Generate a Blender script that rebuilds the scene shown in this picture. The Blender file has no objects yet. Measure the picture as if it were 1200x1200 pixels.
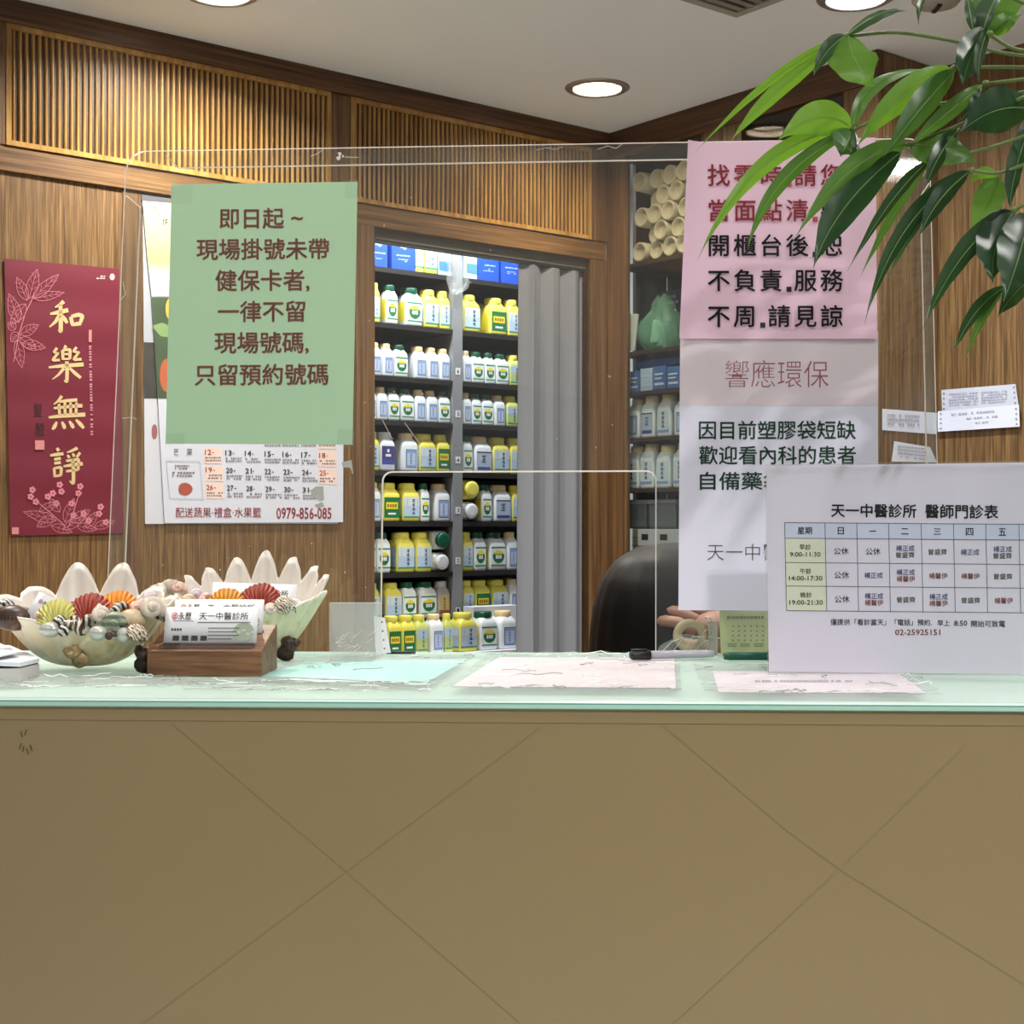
import bpy, bmesh, math, random
from mathutils import Vector, Matrix
V = Vector
random.seed(7)
SC = bpy.context.scene
COL = SC.collection
PI = math.pi

# ------------------------------------------------------------------ camera
F = 1700.0                      # focal length in pixels of the 1200 px frame
CAMZ, HOR = 1.197, 615.0
cam = bpy.data.cameras.new('camera')
cam.sensor_width = 36.0
cam.lens = F / 1200 * 36.0
cam.shift_y = (HOR - 600) / 1200
cam.clip_start = 0.05
camo = bpy.data.objects.new('camera', cam)
camo.location = (0, 0, CAMZ)
camo.rotation_euler = (PI / 2, 0, 0)
COL.objects.link(camo)
SC.camera = camo

# ------------------------------------------------------------------ world, exposure
w = bpy.data.worlds.new('world')
SC.world = w
w.use_nodes = True
w.node_tree.nodes['Background'].inputs[0].default_value = (0.93, 0.96, 1.0, 1)
w.node_tree.nodes['Background'].inputs[1].default_value = 0.14
SC.view_settings.view_transform = 'Standard'
SC.view_settings.look = 'None'
SC.view_settings.gamma = 1.0
SC.view_settings.exposure = 0.0
SC.view_settings.use_curve_mapping = False
SC.cycles.transparent_max_bounces = 24
SC.cycles.max_bounces = 8

ZC = 2.407                      # ceiling height
TH = math.atan2(0.6202, 0.7844)
U = V((0.7844, 0.6202, 0))      # along the left wall, away to the right
N = V((-0.6202, 0.7844, 0))     # behind the left wall
CORNER = V((0.291, 4.5, 0))
ZT = 1.05                       # counter top


def room(s, t, z=0):
    return CORNER + U * s + N * t + V((0, 0, z))


LAMP_POWER = 13.0
LAMPS = [  # (x, y, colour, power)
    (-0.664, 3.30, (1.0, 0.96, 0.88), 1.5),
    (0.236, 4.018, (1.0, 0.86, 0.66), 0.55),
    (0.79, 3.33, (0.90, 0.96, 1.0), 1.0),
    (-0.10, 2.61, (1.0, 0.95, 0.86), 0.75),
    (-1.00, 1.90, (1.0, 0.93, 0.80), 1.0),
    (1.34, 2.64, (1.0, 0.95, 0.88), 1.0),
    (0.45, 1.92, (1.0, 0.96, 0.90), 0.25),
    (1.00, 1.23, (1.0, 0.97, 0.94), 0.4),
    (-0.46, 1.20, (1.0, 0.96, 0.90), 0.45),
    (0.10, 0.52, (1.0, 0.97, 0.95), 0.15),
    (-1.18, -0.61, (1.0, 0.97, 0.95), 0.7),
    (0.595, -0.416, (1.0, 0.98, 0.98), 3.3),
]


# ------------------------------------------------------------------ pixel rays
def ray(px, py):
    return V(((px - 600) / F, 1.0, -(py - HOR) / F))


class Pl:
    def __init__(self, p, n):
        self.p, self.n = V(p), V(n).normalized()

    def at(self, px, py):
        r = ray(px, py)
        return V((0, 0, CAMZ)) + r * ((self.p - V((0, 0, CAMZ))).dot(self.n) / r.dot(self.n))

    def off(self, d):
        return Pl(self.p + self.n * d, self.n)


def at(px, py, d):
    return V((0, 0, CAMZ)) + ray(px, py) * d


WALL = Pl(CORNER, -N)            # left wall face
CAB = Pl(CORNER, -U)             # face of the built-in cabinet
TOP = Pl((0, 0, ZT), (0, 0, 1))
ga, gt = math.radians(5.5), math.radians(4.2)
GN = V((-math.sin(ga) * math.cos(gt), -math.cos(ga) * math.cos(gt), math.sin(gt)))
GUARD = Pl((0, 1.632, ZT), GN)


def wls(px, plane=WALL):
    return (plane.at(px, 600) - CORNER).dot(U)


def wlz(px, py, plane=WALL):
    return plane.at(px, py).z


def cabr(px, e=0.0):
    return (CAB.off(-e).at(px, 600) - CORNER).dot(-N)


# ------------------------------------------------------------------ colour and materials
def lin(c):
    c = c / 255.0
    return c / 12.92 if c <= 0.04045 else ((c + 0.055) / 1.055) ** 2.4


def rgb(r, g, b):
    return (lin(r), lin(g), lin(b), 1)


MATS = {}


def mat(name, col, rough=0.6, metal=0.0, spec=0.5, trans=0.0, coat=0.0, bump=0.0, bscale=60, var=0.0, emit=0):
    if name in MATS:
        return MATS[name]
    m = bpy.data.materials.new(name)
    m.use_nodes = True
    nt = m.node_tree
    b = nt.nodes['Principled BSDF']
    b.inputs['Base Color'].default_value = col
    b.inputs['Roughness'].default_value = rough
    b.inputs['Metallic'].default_value = metal
    b.inputs['Specular IOR Level'].default_value = spec
    b.inputs['Coat Weight'].default_value = coat
    if emit:
        b.inputs['Emission Color'].default_value = col
        b.inputs['Emission Strength'].default_value = emit
    if bump or var:
        tc = nt.nodes.new('ShaderNodeTexCoord')
        nz = nt.nodes.new('ShaderNodeTexNoise')
        nz.inputs['Scale'].default_value = bscale
        nz.inputs['Detail'].default_value = 4
        nt.links.new(tc.outputs['Object'], nz.inputs['Vector'])
        if bump:
            bp = nt.nodes.new('ShaderNodeBump')
            bp.inputs['Strength'].default_value = bump
            bp.inputs['Distance'].default_value = 0.01
            nt.links.new(nz.outputs['Fac'], bp.inputs['Height'])
            nt.links.new(bp.outputs['Normal'], b.inputs['Normal'])
        if var:
            mx = nt.nodes.new('ShaderNodeMix')
            mx.data_type = 'RGBA'
            mx.inputs[6].default_value = tuple(c * (1 - var) for c in col[:3]) + (1,)
            mx.inputs[7].default_value = tuple(min(1, c * (1 + var)) for c in col[:3]) + (1,)
            nt.links.new(nz.outputs['Fac'], mx.inputs[0])
            nt.links.new(mx.outputs[2], b.inputs['Base Color'])
    if trans:
        out = nt.nodes['Material Output']
        tr = nt.nodes.new('ShaderNodeBsdfTranslucent')
        tr.inputs[0].default_value = col
        ms = nt.nodes.new('ShaderNodeMixShader')
        ms.inputs[0].default_value = trans
        nt.links.new(b.outputs[0], ms.inputs[1])
        nt.links.new(tr.outputs[0], ms.inputs[2])
        nt.links.new(ms.outputs[0], out.inputs[0])
    MATS[name] = m
    return m


def clear(name, tint=(0.97, 0.98, 0.97, 1), rough=0.02, ior=1.35, haze=0.0, hazecol=(0.9, 0.9, 0.9, 1), bump=0, bscale=30, graze=0.9):
    if name in MATS:
        return MATS[name]
    m = bpy.data.materials.new(name)
    m.use_nodes = True
    nt = m.node_tree
    nt.nodes.remove(nt.nodes['Principled BSDF'])
    out = nt.nodes['Material Output']
    t = nt.nodes.new('ShaderNodeBsdfTransparent')
    t.inputs[0].default_value = tint
    g = nt.nodes.new('ShaderNodeBsdfGlossy')
    g.inputs['Roughness'].default_value = rough
    lw = nt.nodes.new('ShaderNodeLayerWeight')
    lw.inputs['Blend'].default_value = 0.5
    pw = nt.nodes.new('ShaderNodeMath')
    pw.operation = 'POWER'
    pw.inputs[1].default_value = 5.0
    nt.links.new(lw.outputs['Facing'], pw.inputs[0])
    fr = nt.nodes.new('ShaderNodeMath')
    fr.operation = 'MULTIPLY_ADD'
    f0 = ((ior - 1) / (ior + 1)) ** 2
    fr.inputs[1].default_value = graze - f0
    fr.inputs[2].default_value = f0
    nt.links.new(pw.outputs[0], fr.inputs[0])
    ms = nt.nodes.new('ShaderNodeMixShader')
    nt.links.new(fr.outputs[0], ms.inputs[0])
    nt.links.new(t.outputs[0], ms.inputs[1])
    nt.links.new(g.outputs[0], ms.inputs[2])
    if bump:
        tc = nt.nodes.new('ShaderNodeTexCoord')
        nz = nt.nodes.new('ShaderNodeTexNoise')
        nz.inputs['Scale'].default_value = bscale
        nz.inputs['Detail'].default_value = 5
        nt.links.new(tc.outputs['Object'], nz.inputs['Vector'])
        bp = nt.nodes.new('ShaderNodeBump')
        bp.inputs['Strength'].default_value = bump
        bp.inputs['Distance'].default_value = 0.01
        nt.links.new(nz.outputs['Fac'], bp.inputs['Height'])
        nt.links.new(bp.outputs['Normal'], g.inputs['Normal'])
    last = ms
    if haze:
        df = nt.nodes.new('ShaderNodeBsdfDiffuse')
        df.inputs[0].default_value = hazecol
        m2 = nt.nodes.new('ShaderNodeMixShader')
        m2.inputs[0].default_value = haze
        nt.links.new(ms.outputs[0], m2.inputs[1])
        nt.links.new(df.outputs[0], m2.inputs[2])
        last = m2
    nt.links.new(last.outputs[0], out.inputs[0])
    MATS[name] = m
    return m


def wood(name, dark, mid, light, scale, rough=0.42, spec=0.4, fine=1.0):
    if name in MATS:
        return MATS[name]
    m = bpy.data.materials.new(name)
    m.use_nodes = True
    nt = m.node_tree
    b = nt.nodes['Principled BSDF']
    b.inputs['Roughness'].default_value = rough
    b.inputs['Specular IOR Level'].default_value = spec
    tc = nt.nodes.new('ShaderNodeTexCoord')

    def noise(sc, det, dist):
        mp = nt.nodes.new('ShaderNodeMapping')
        mp.inputs['Scale'].default_value = sc
        nz = nt.nodes.new('ShaderNodeTexNoise')
        nz.inputs['Scale'].default_value = 1.0
        nz.inputs['Detail'].default_value = det
        nz.inputs['Distortion'].default_value = dist
        nt.links.new(tc.outputs['Object'], mp.inputs['Vector'])
        nt.links.new(mp.outputs[0], nz.inputs['Vector'])
        return nz
    a = noise(scale, 5, 0.3)
    c = noise(tuple(s * 3.1 * fine for s in scale), 3, 0.0)
    ad = nt.nodes.new('ShaderNodeMath')
    ad.operation = 'MULTIPLY_ADD'
    ad.inputs[1].default_value = 0.55
    mu = nt.nodes.new('ShaderNodeMath')
    mu.operation = 'MULTIPLY'
    mu.inputs[1].default_value = 0.45
    nt.links.new(c.outputs['Fac'], mu.inputs[0])
    nt.links.new(a.outputs['Fac'], ad.inputs[0])
    nt.links.new(mu.outputs[0], ad.inputs[2])
    cr = nt.nodes.new('ShaderNodeValToRGB')
    e = cr.color_ramp.elements
    e[0].position, e[0].color = 0.36, dark
    e[1].position, e[1].color = 0.66, light
    k = cr.color_ramp.elements.new(0.5)
    k.color = mid
    nt.links.new(ad.outputs[0], cr.inputs[0])
    nt.links.new(cr.outputs[0], b.inputs['Base Color'])
    bp = nt.nodes.new('ShaderNodeBump')
    bp.inputs['Strength'].default_value = 0.12
    bp.inputs['Distance'].default_value = 0.003
    nt.links.new(ad.outputs[0], bp.inputs['Height'])
    nt.links.new(bp.outputs['Normal'], b.inputs['Normal'])
    MATS[name] = m
    return m


WD, WM, WL = rgb(74, 52, 31), rgb(112, 84, 52), rgb(150, 118, 77)
M_WV = wood('veneer_vertical', WD, WM, WL, (150, 150, 3.6))
M_WH = wood('veneer_horizontal', rgb(70, 48, 29), rgb(110, 80, 49), rgb(148, 114, 74), (1.8, 110, 110))
M_BEAM = wood('beam_wood', rgb(56, 36, 22), rgb(84, 56, 35), rgb(112, 79, 50), (1.8, 80, 80))
M_CABV = wood('cabinet_veneer', rgb(70, 48, 31), rgb(104, 76, 49), rgb(134, 102, 68), (80, 80, 1.5))
M_SLAT = wood('slat_wood', rgb(138, 100, 50), rgb(168, 128, 68), rgb(192, 152, 88), (30, 30, 3), rough=0.28, spec=0.5)
M_SLATBACK = wood('slat_backing', rgb(52, 34, 18), rgb(70, 48, 25), rgb(86, 60, 32), (30, 30, 3))
M_CEIL = mat('ceiling_paint', rgb(222, 226, 230), 0.8, bump=0.03, bscale=120)
M_FLOOR = mat('floor_tile', rgb(216, 210, 200), 0.25, spec=0.5)
M_BLACK = mat('black_plastic', rgb(22, 22, 24), 0.4)
M_WHITE = mat('white_paper', rgb(228, 228, 236), 0.7)
M_DARK = mat('dark_interior', rgb(48, 38, 32), 0.6)
M_STEEL = mat('dark_steel', rgb(44, 42, 42), 0.5, metal=0.3)
M_POST = mat('grey_steel', rgb(150, 152, 156), 0.4, metal=0.2)
M_INK = mat('black_ink', rgb(22, 20, 24), 0.6)
M_CLEAR = clear('acrylic', ior=1.45, haze=0.012, graze=0.5)
M_EDGE = mat('acrylic_edge', rgb(235, 228, 222), 0.3, trans=0.4)  # whitish colour stands in for light caught in the clear edges
M_FLANGE = clear('acrylic_strip', ior=1.3, haze=0.02, graze=0.12)
M_FILM = clear('clear_film', rough=0.12, ior=1.4, haze=0.06, graze=0.35, bump=0.6, bscale=45)
M_PANE = clear('window_glass', tint=(0.9, 0.92, 0.91, 1), rough=0.01, ior=1.5)


# ------------------------------------------------------------------ mesh building
class MB:
    def __init__(self):
        self.v, self.f = [], []

    def add(self, vs, fs, m=0, smooth=False, M=None):
        k = len(self.v)
        for p in vs:
            p = V(p)
            self.v.append(M @ p if M is not None else p)
        for f in fs:
            self.f.append((tuple(i + k for i in f), m, smooth))
        return self

    def box(self, x0, x1, y0, y1, z0, z1, m=0, M=None):
        vs = [(x, y, z) for z in (z0, z1) for y in (y0, y1) for x in (x0, x1)]
        fs = [(0, 2, 3, 1), (4, 5, 7, 6), (0, 1, 5, 4), (2, 6, 7, 3), (0, 4, 6, 2), (1, 3, 7, 5)]
        return self.add(vs, fs, m, False, M)

    def prism(self, poly, d, m=0, side=None):
        """closed polygon (3-D points) extruded by the vector d"""
        n = len(poly)
        vs = [V(p) for p in poly] + [V(p) + V(d) for p in poly]
        self.add(vs, [tuple(range(n))], m)
        self.add(vs, [tuple(range(2 * n - 1, n - 1, -1))], m)
        self.add(vs, [(i, i + n, (i + 1) % n + n, (i + 1) % n) for i in range(n)], m if side is None else side)
        return self

    def grid(self, fn, nu, nv, m=0, smooth=True, closeu=False):
        vs = [fn(i / nu, j / nv) for j in range(nv + 1) for i in range(nu + (0 if closeu else 1))]
        w_ = nu if closeu else nu + 1
        fs = []
        for j in range(nv):
            for i in range(nu):
                a, b = j * w_ + i, j * w_ + (i + 1) % w_
                fs.append((a, b, b + w_, a + w_))
        return self.add(vs, fs, m, smooth)

    def lathe(self, prof, n=24, M=None, m=0, smooth=True, cap=True):
        vs, fs = [], []
        for r, z in prof:
            for i in range(n):
                a = 2 * PI * i / n
                vs.append((r * math.cos(a), r * math.sin(a), z))
        for j in range(len(prof) - 1):
            for i in range(n):
                a, b = j * n + i, j * n + (i + 1) % n
                fs.append((a, b, b + n, a + n))
        self.add(vs, fs, m, smooth, M)
        if cap:
            self.add(vs, [tuple(range(n - 1, -1, -1))], m, False, M)
            k = (len(prof) - 1) * n
            self.add(vs, [tuple(range(k, k + n))], m, False, M)
        return self

    def tube(self, pts, rad, n=8, m=0, cap=True):
        pts = [V(p) for p in pts]
        vs, fs = [], []
        up = V((0.13, 0.31, 0.94))
        for k, p in enumerate(pts):
            t = (pts[min(k + 1, len(pts) - 1)] - pts[max(k - 1, 0)]).normalized()
            a = t.cross(up)
            if a.length < 1e-3:
                a = t.cross(V((1, 0, 0)))
            a.normalize()
            b = t.cross(a)
            r = rad[k] if isinstance(rad, (list, tuple)) else rad
            for i in range(n):
                q = 2 * PI * i / n
                vs.append(p + a * (r * math.cos(q)) + b * (r * math.sin(q)))
        for k in range(len(pts) - 1):
            for i in range(n):
                a, b = k * n + i, k * n + (i + 1) % n
                fs.append((a, b, b + n, a + n))
        self.add(vs, fs, m, True)
        if cap:
            self.add(vs, [tuple(range(n - 1, -1, -1)), tuple(range(len(vs) - n, len(vs)))], m)
        return self

    def ball(self, c, r, nu=14, nv=9, m=0, sq=(1, 1, 1), M=None):
        c = V(c)
        R = M.to_3x3() if M is not None else Matrix.Identity(3)

        def fn(u, v):
            a, b = 2 * PI * u, PI * (v * 0.998 + 0.001)
            return c + R @ V((r * sq[0] * math.sin(b) * math.cos(a), r * sq[1] * math.sin(b) * math.sin(a), -r * sq[2] * math.cos(b)))
        return self.grid(fn, nu, nv, m, True, True)

    def sheet(self, plane, c, th=0.0004, m=0, nx=1, ny=1, bulge=None):
        """paper: c = TL, TR, BR, BL in px on a plane, thickness behind the face"""
        n = plane.n

        def pt(u, v, o):
            x = (c[0][0] * (1 - u) + c[1][0] * u) * (1 - v) + (c[3][0] * (1 - u) + c[2][0] * u) * v
            y = (c[0][1] * (1 - u) + c[1][1] * u) * (1 - v) + (c[3][1] * (1 - u) + c[2][1] * u) * v
            b = bulge(u, v) if bulge else 0
            return plane.at(x, y) + n * (b - o)
        self.grid(lambda u, v: pt(u, v, 0), nx, ny, m, nx > 1 or ny > 1)
        self.grid(lambda u, v: pt(1 - u, v, th), nx, ny, m, nx > 1 or ny > 1)
        ring = [(i / nx, 0) for i in range(nx)] + [(1, j / ny) for j in range(ny)] + [(1 - i / nx, 1) for i in range(nx)] + [(0, 1 - j / ny) for j in range(ny)]
        k = len(ring)
        vs = [pt(u, v, -3e-6) for u, v in ring] + [pt(u, v, th + 3e-6) for u, v in ring]
        self.add(vs, [(i, (i + 1) % k, (i + 1) % k + k, i + k) for i in range(k)], m)
        return self

    def build(self, name, mats, parent=None, origin=None, loc=None, rz=0.0, bevel=0):
        if not isinstance(mats, (list, tuple)):
            mats = [mats]
        if loc is None:
            if origin is None:
                if parent is not None and parent.get('_o0'):
                    origin = V((0, 0, 0))
                else:
                    xs = [p.x for p in self.v]
                    ys = [p.y for p in self.v]
                    zs = [p.z for p in self.v]
                    origin = V(((min(xs) + max(xs)) / 2, (min(ys) + max(ys)) / 2, min(zs)))
            origin = V(origin)
            vs = [p - origin for p in self.v]
            loc = origin
        else:
            vs = self.v
            loc = V(loc)
        me = bpy.data.meshes.new(name)
        me.from_pydata([tuple(p) for p in vs], [], [f[0] for f in self.f])
        for m_ in mats:
            me.materials.append(m_)
        for p, f in zip(me.polygons, self.f):
            p.material_index = min(f[1], len(mats) - 1)
            p.use_smooth = f[2]
        me.update()
        bm = bmesh.new()
        bm.from_mesh(me)
        bmesh.ops.remove_doubles(bm, verts=bm.verts, dist=1e-6)
        bmesh.ops.recalc_face_normals(bm, faces=bm.faces)
        bm.to_mesh(me)
        bm.free()
        o = bpy.data.objects.new(name, me)
        COL.objects.link(o)
        if parent is not None:
            o.parent = parent
            base = V((0, 0, 0))
            q = parent
            while q is not None:
                base += q.location
                q = q.parent
            o.location = loc - base
        else:
            o.location = loc
        o.rotation_euler = (0, 0, rz)
        if bevel:
            bv = o.modifiers.new('bevel', 'BEVEL')
            bv.width = bevel
            bv.segments = 2
            bv.limit_method = 'ANGLE'
        return o


def tag(o, label, cat, group=None):
    o['label'] = label
    o['category'] = cat
    if group:
        o['group'] = group
    return o


def thing(name, label, cat, loc=(0, 0, 0), group=None):
    o = bpy.data.objects.new(name, None)
    o.empty_display_size = 0.05
    o.location = loc
    COL.objects.link(o)
    return tag(o, label, cat, group)


def struct(o):
    o['kind'] = 'structure'
    return o


def dup(root, loc, rz=None, scale=None, label=None, group=None, rot=None):
    r = root.copy()
    COL.objects.link(r)
    r.location = loc
    if rz is not None:
        r.rotation_euler = (0, 0, rz)
    if rot is not None:
        r.rotation_euler = rot
    if scale is not None:
        r.scale = scale
    if label:
        r['label'] = label
    if group:
        r['group'] = group
    for ch in list(root.children):
        c = ch.copy()
        COL.objects.link(c)
        c.parent = r
        for g_ in ch.children:
            d = g_.copy()
            COL.objects.link(d)
            d.parent = c
    return r


# ------------------------------------------------------------------ lettering
GL = {}


def glyphs(s, bold=0.0):
    k = (s, bold)
    if k not in GL:
        c = bpy.data.curves.new('t', 'FONT')
        c.body = s
        c.size = 1
        thick = max(0.0, bold)
        c.offset = min(0.0, bold)
        c.resolution_u = 2
        o = bpy.data.objects.new('t', c)
        COL.objects.link(o)
        dg = bpy.context.evaluated_depsgraph_get()
        m = bpy.data.meshes.new_from_object(o.evaluated_get(dg))
        vs = [(v.co.x, v.co.y) for v in m.vertices]
        fs = [tuple(p.vertices) for p in m.polygons]
        bpy.data.objects.remove(o)
        bpy.data.curves.remove(c)
        bpy.data.meshes.remove(m)
        xs = [p[0] for p in vs]
        ys = [p[1] for p in vs]
        if thick:
            sh = [(thick, 0), (-thick, 0), (0, thick), (0, -thick)]
            n0, v0, f0 = len(vs), vs, fs
            vs = [(x + a, y + b) for a, b in sh for x, y in v0]
            fs = [tuple(i + j * n0 for i in f) for j in range(4) for f in f0]
            xs = [p[0] for p in vs]
            ys = [p[1] for p in vs]
        GL[k] = (vs, fs, (min(xs), max(xs), min(ys), max(ys)))
    return GL[k]


def text(mb, s, plane, x0, x1, yc, h=None, bold=0.0, m=0, slope=0.0, lean=0.0, shear=0.0):
    """ink of s fitted to x0..x1 px on a plane, its ink box centred on yc"""
    vs, fs, (a, b, c, d) = glyphs(s, bold)
    kx = (x1 - x0) / (b - a)
    ky = kx if h is None else h / (d - c)
    pts = []
    for x, y in vs:
        yy = (y - (c + d) / 2) * ky
        px = x0 + (x - a) * kx + shear * yy + lean * yy
        py = yc - yy + slope * (px - (x0 + x1) / 2)
        pts.append(plane.at(px, py))
    mb.add(pts, fs, m)
    return mb


def ptext(mb, s, O, ex, ey, x0, x1, yc, h=None, bold=0.0, m=0):
    """the same on a free frame in metres"""
    vs, fs, (a, b, c, d) = glyphs(s, bold)
    kx = (x1 - x0) / (b - a)
    ky = kx if h is None else h / (d - c)
    mb.add([O + ex * (x0 + (x - a) * kx) + ey * (yc + (y - (c + d) / 2) * ky) for x, y in vs], fs, m)


def pquad(mb, plane, x0, y0, x1, y1, m=0, slope=0.0):
    xc = (x0 + x1) / 2
    mb.add([plane.at(x, y + slope * (x - xc)) for x, y in ((x0, y0), (x1, y0), (x1, y1), (x0, y1))], [(0, 1, 2, 3)], m)


def pline(mb, plane, pts, wd, m=0):
    """a thin inked line of px width wd through px points"""
    for (xa, ya), (xb, yb) in zip(pts[:-1], pts[1:]):
        dx, dy = xb - xa, yb - ya
        L = math.hypot(dx, dy) or 1
        nx, ny = -dy / L * wd / 2, dx / L * wd / 2
        mb.add([plane.at(*p) for p in ((xa + nx, ya + ny), (xb + nx, yb + ny), (xb - nx, yb - ny), (xa - nx, ya - ny))], [(0, 1, 2, 3)], m)


def pdots(mb, plane, x0, y0, x1, y1, rows, m=0, gap=0.35, seed=1, slope=0):
    """rows of illegible fine print as small dashes"""
    rnd = random.Random(seed)
    hh = (y1 - y0) / rows
    for r in range(rows):
        x = x0
        while x < x1 - 1:
            L = rnd.uniform(1.2, 3.2)
            if rnd.random() > gap * 0.5:
                yy = y0 + r * hh + slope * (x - x0)
                pquad(mb, plane, x, yy, min(x1, x + L), yy + hh * 0.55, m)
            x += L + rnd.uniform(0.5, 1.1)


def ink(name, r, g, b):
    return mat(name, rgb(r, g, b), 0.65)


# ------------------------------------------------------------------ room shell
LW = dict(loc=CORNER, rz=TH)               # frame of the left wall: x along it, y behind it
CW = dict(loc=CORNER, rz=TH - PI / 2)      # frame of the cabinet: x towards the right and near, y into it

sD0, sD1 = wls(437), wls(690)              # door opening
zDOOR = 2.012
mb = MB()
mb.box(-5.0, sD0, 0, 0.10, 0, ZC)
mb.box(sD0, sD1, 0, 0.10, zDOOR, ZC)
mb.box(sD1, 0.0, 0, 0.10, 0, ZC)
struct(mb.build('wall_left', M_WV, **LW))

mb = MB()
mb.box(-5.2, 2.6, -5.6, 1.7, -0.05, 0)
struct(mb.build('floor', M_FLOOR, **LW))

# ceiling with round holes for the lamps
bm = bmesh.new()
outer = [(-5.2, -5.6), (2.6, -5.6), (2.6, 1.7), (-5.2, 1.7)]
loops = [outer]
LR = 0.066
for x, y, c_, p_ in LAMPS:
    q = V((x, y, 0)) - CORNER
    s_, t_ = q.dot(U), q.dot(N)
    loops.append([(s_ + LR * math.cos(2 * PI * i / 32), t_ + LR * math.sin(2 * PI * i / 32)) for i in range(32)])
for lp in loops:
    vs = [bm.verts.new((p[0], p[1], ZC)) for p in lp]
    for i in range(len(vs)):
        bm.edges.new((vs[i], vs[(i + 1) % len(vs)]))
bmesh.ops.triangle_fill(bm, use_beauty=True, use_dissolve=False, edges=bm.edges[:])
me = bpy.data.meshes.new('ceiling')
bm.to_mesh(me)
bm.free()
me.materials.append(M_CEIL)
o = bpy.data.objects.new('ceiling', me)
COL.objects.link(o)
o.location = CORNER
o.rotation_euler = (0, 0, TH)
struct(o)

sR = 0.25                                   # the right wall stands this far behind the cabinet face
rE = cabr(1030)
mb = MB()
mb.box(rE - 0.02, 5.2, sR, sR + 0.1, 0, ZC)
struct(mb.build('wall_right', M_WV, **CW))
# dispensary walls behind the doorway
mb = MB()
mb.box(-2.4, 0.62, 1.45, 1.55, 0, ZC)
mb.box(0.55, 0.65, 0.02, 1.55, 0, ZC)
mb.box(-2.5, -2.4, 0.1, 1.55, 0, ZC)
struct(mb.build('wall_back', mat('dispensary_paint', rgb(205, 205, 205), 0.8), **LW))

# timber on the left wall
ZB, ZG0, ZG1, ZR0 = 2.352, 2.071, 2.336, 2.012
mb = MB()
mb.box(-5.0, 0.0, -0.022, 0, ZB, ZC)
struct(mb.build('trim_1', M_BEAM, **LW, bevel=0.002))
mb = MB()
mb.box(-5.0, -0.015, -0.009, 0, ZR0, ZG0)
struct(mb.build('trim_2', M_WH, **LW, bevel=0.002))
mb = MB()
for a, b in ((385, 408), (690, 712)):
    s0 = wls(a)
    s1 = min(wls(b), -0.0)
    mb.box(s0, s1, -0.012, 0, ZG0, ZB)
mb.box(wls(5) - 0.12, wls(5), -0.012, 0, ZG0, ZB)
mb.box(wls(143), wls(165), -0.0022, 0, 0, ZR0)
mb.box(wls(415), sD0, -0.010, 0.1, 0, ZR0)
mb.box(sD1, 0, -0.010, 0.1, 0, ZR0)
struct(mb.build('trim_3', M_CABV, **LW, bevel=0.0015))


def grille(no, pa, pb):
    s0, s1 = wls(pa), wls(pb)
    mb = MB()
    mb.box(s0, s1, -0.003, 0, ZG0, ZB)                      # backing
    fr = 0.012
    mb.box(s0, s1, -0.014, -0.003, ZG0, ZG0 + fr, 1)
    mb.box(s0, s1, -0.014, -0.003, ZB - fr, ZB, 1)
    mb.box(s0, s0 + fr, -0.014, -0.003, ZG0 + fr, ZB - fr, 1)
    mb.box(s1 - fr, s1, -0.014, -0.003, ZG0 + fr, ZB - fr, 1)
    L = s1 - s0 - 2 * fr
    n = round(L / 0.0152)
    for i in range(n):
        c = s0 + fr + (i + 0.5) * L / n
        r = 0.0041
        pts = [(c + r * math.cos(PI * k / 6), -0.003 - 1.5 * r * math.sin(PI * k / 6)) for k in range(7)]
        vs = [(x, y, z) for z in (ZG0 + fr, ZB - fr) for x, y in pts]
        mb.add(vs, [(k, k + 1, k + 8, k + 7) for k in range(6)], 1, True)
    struct(mb.build('trim_%d' % no, [M_SLATBACK, M_SLAT], **LW))


grille(4, 5, 385)
grille(5, 408, 690)
# door head track
M_TRACK = mat('grey_track', rgb(120, 118, 112), 0.45, metal=0.4)
mb = MB()
mb.box(sD0, sD1, 0.012, 0.05, zDOOR - 0.028, zDOOR)
mb.box(sD0, sD1, 0.018, 0.026, zDOOR - 0.034, zDOOR - 0.028)
mb.box(sD0, sD1, 0.036, 0.044, zDOOR - 0.034, zDOOR - 0.028)
o = mb.build('curtain_track', M_TRACK, **LW)
tag(o, 'grey metal curtain track under the head of the doorway', 'track')

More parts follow.
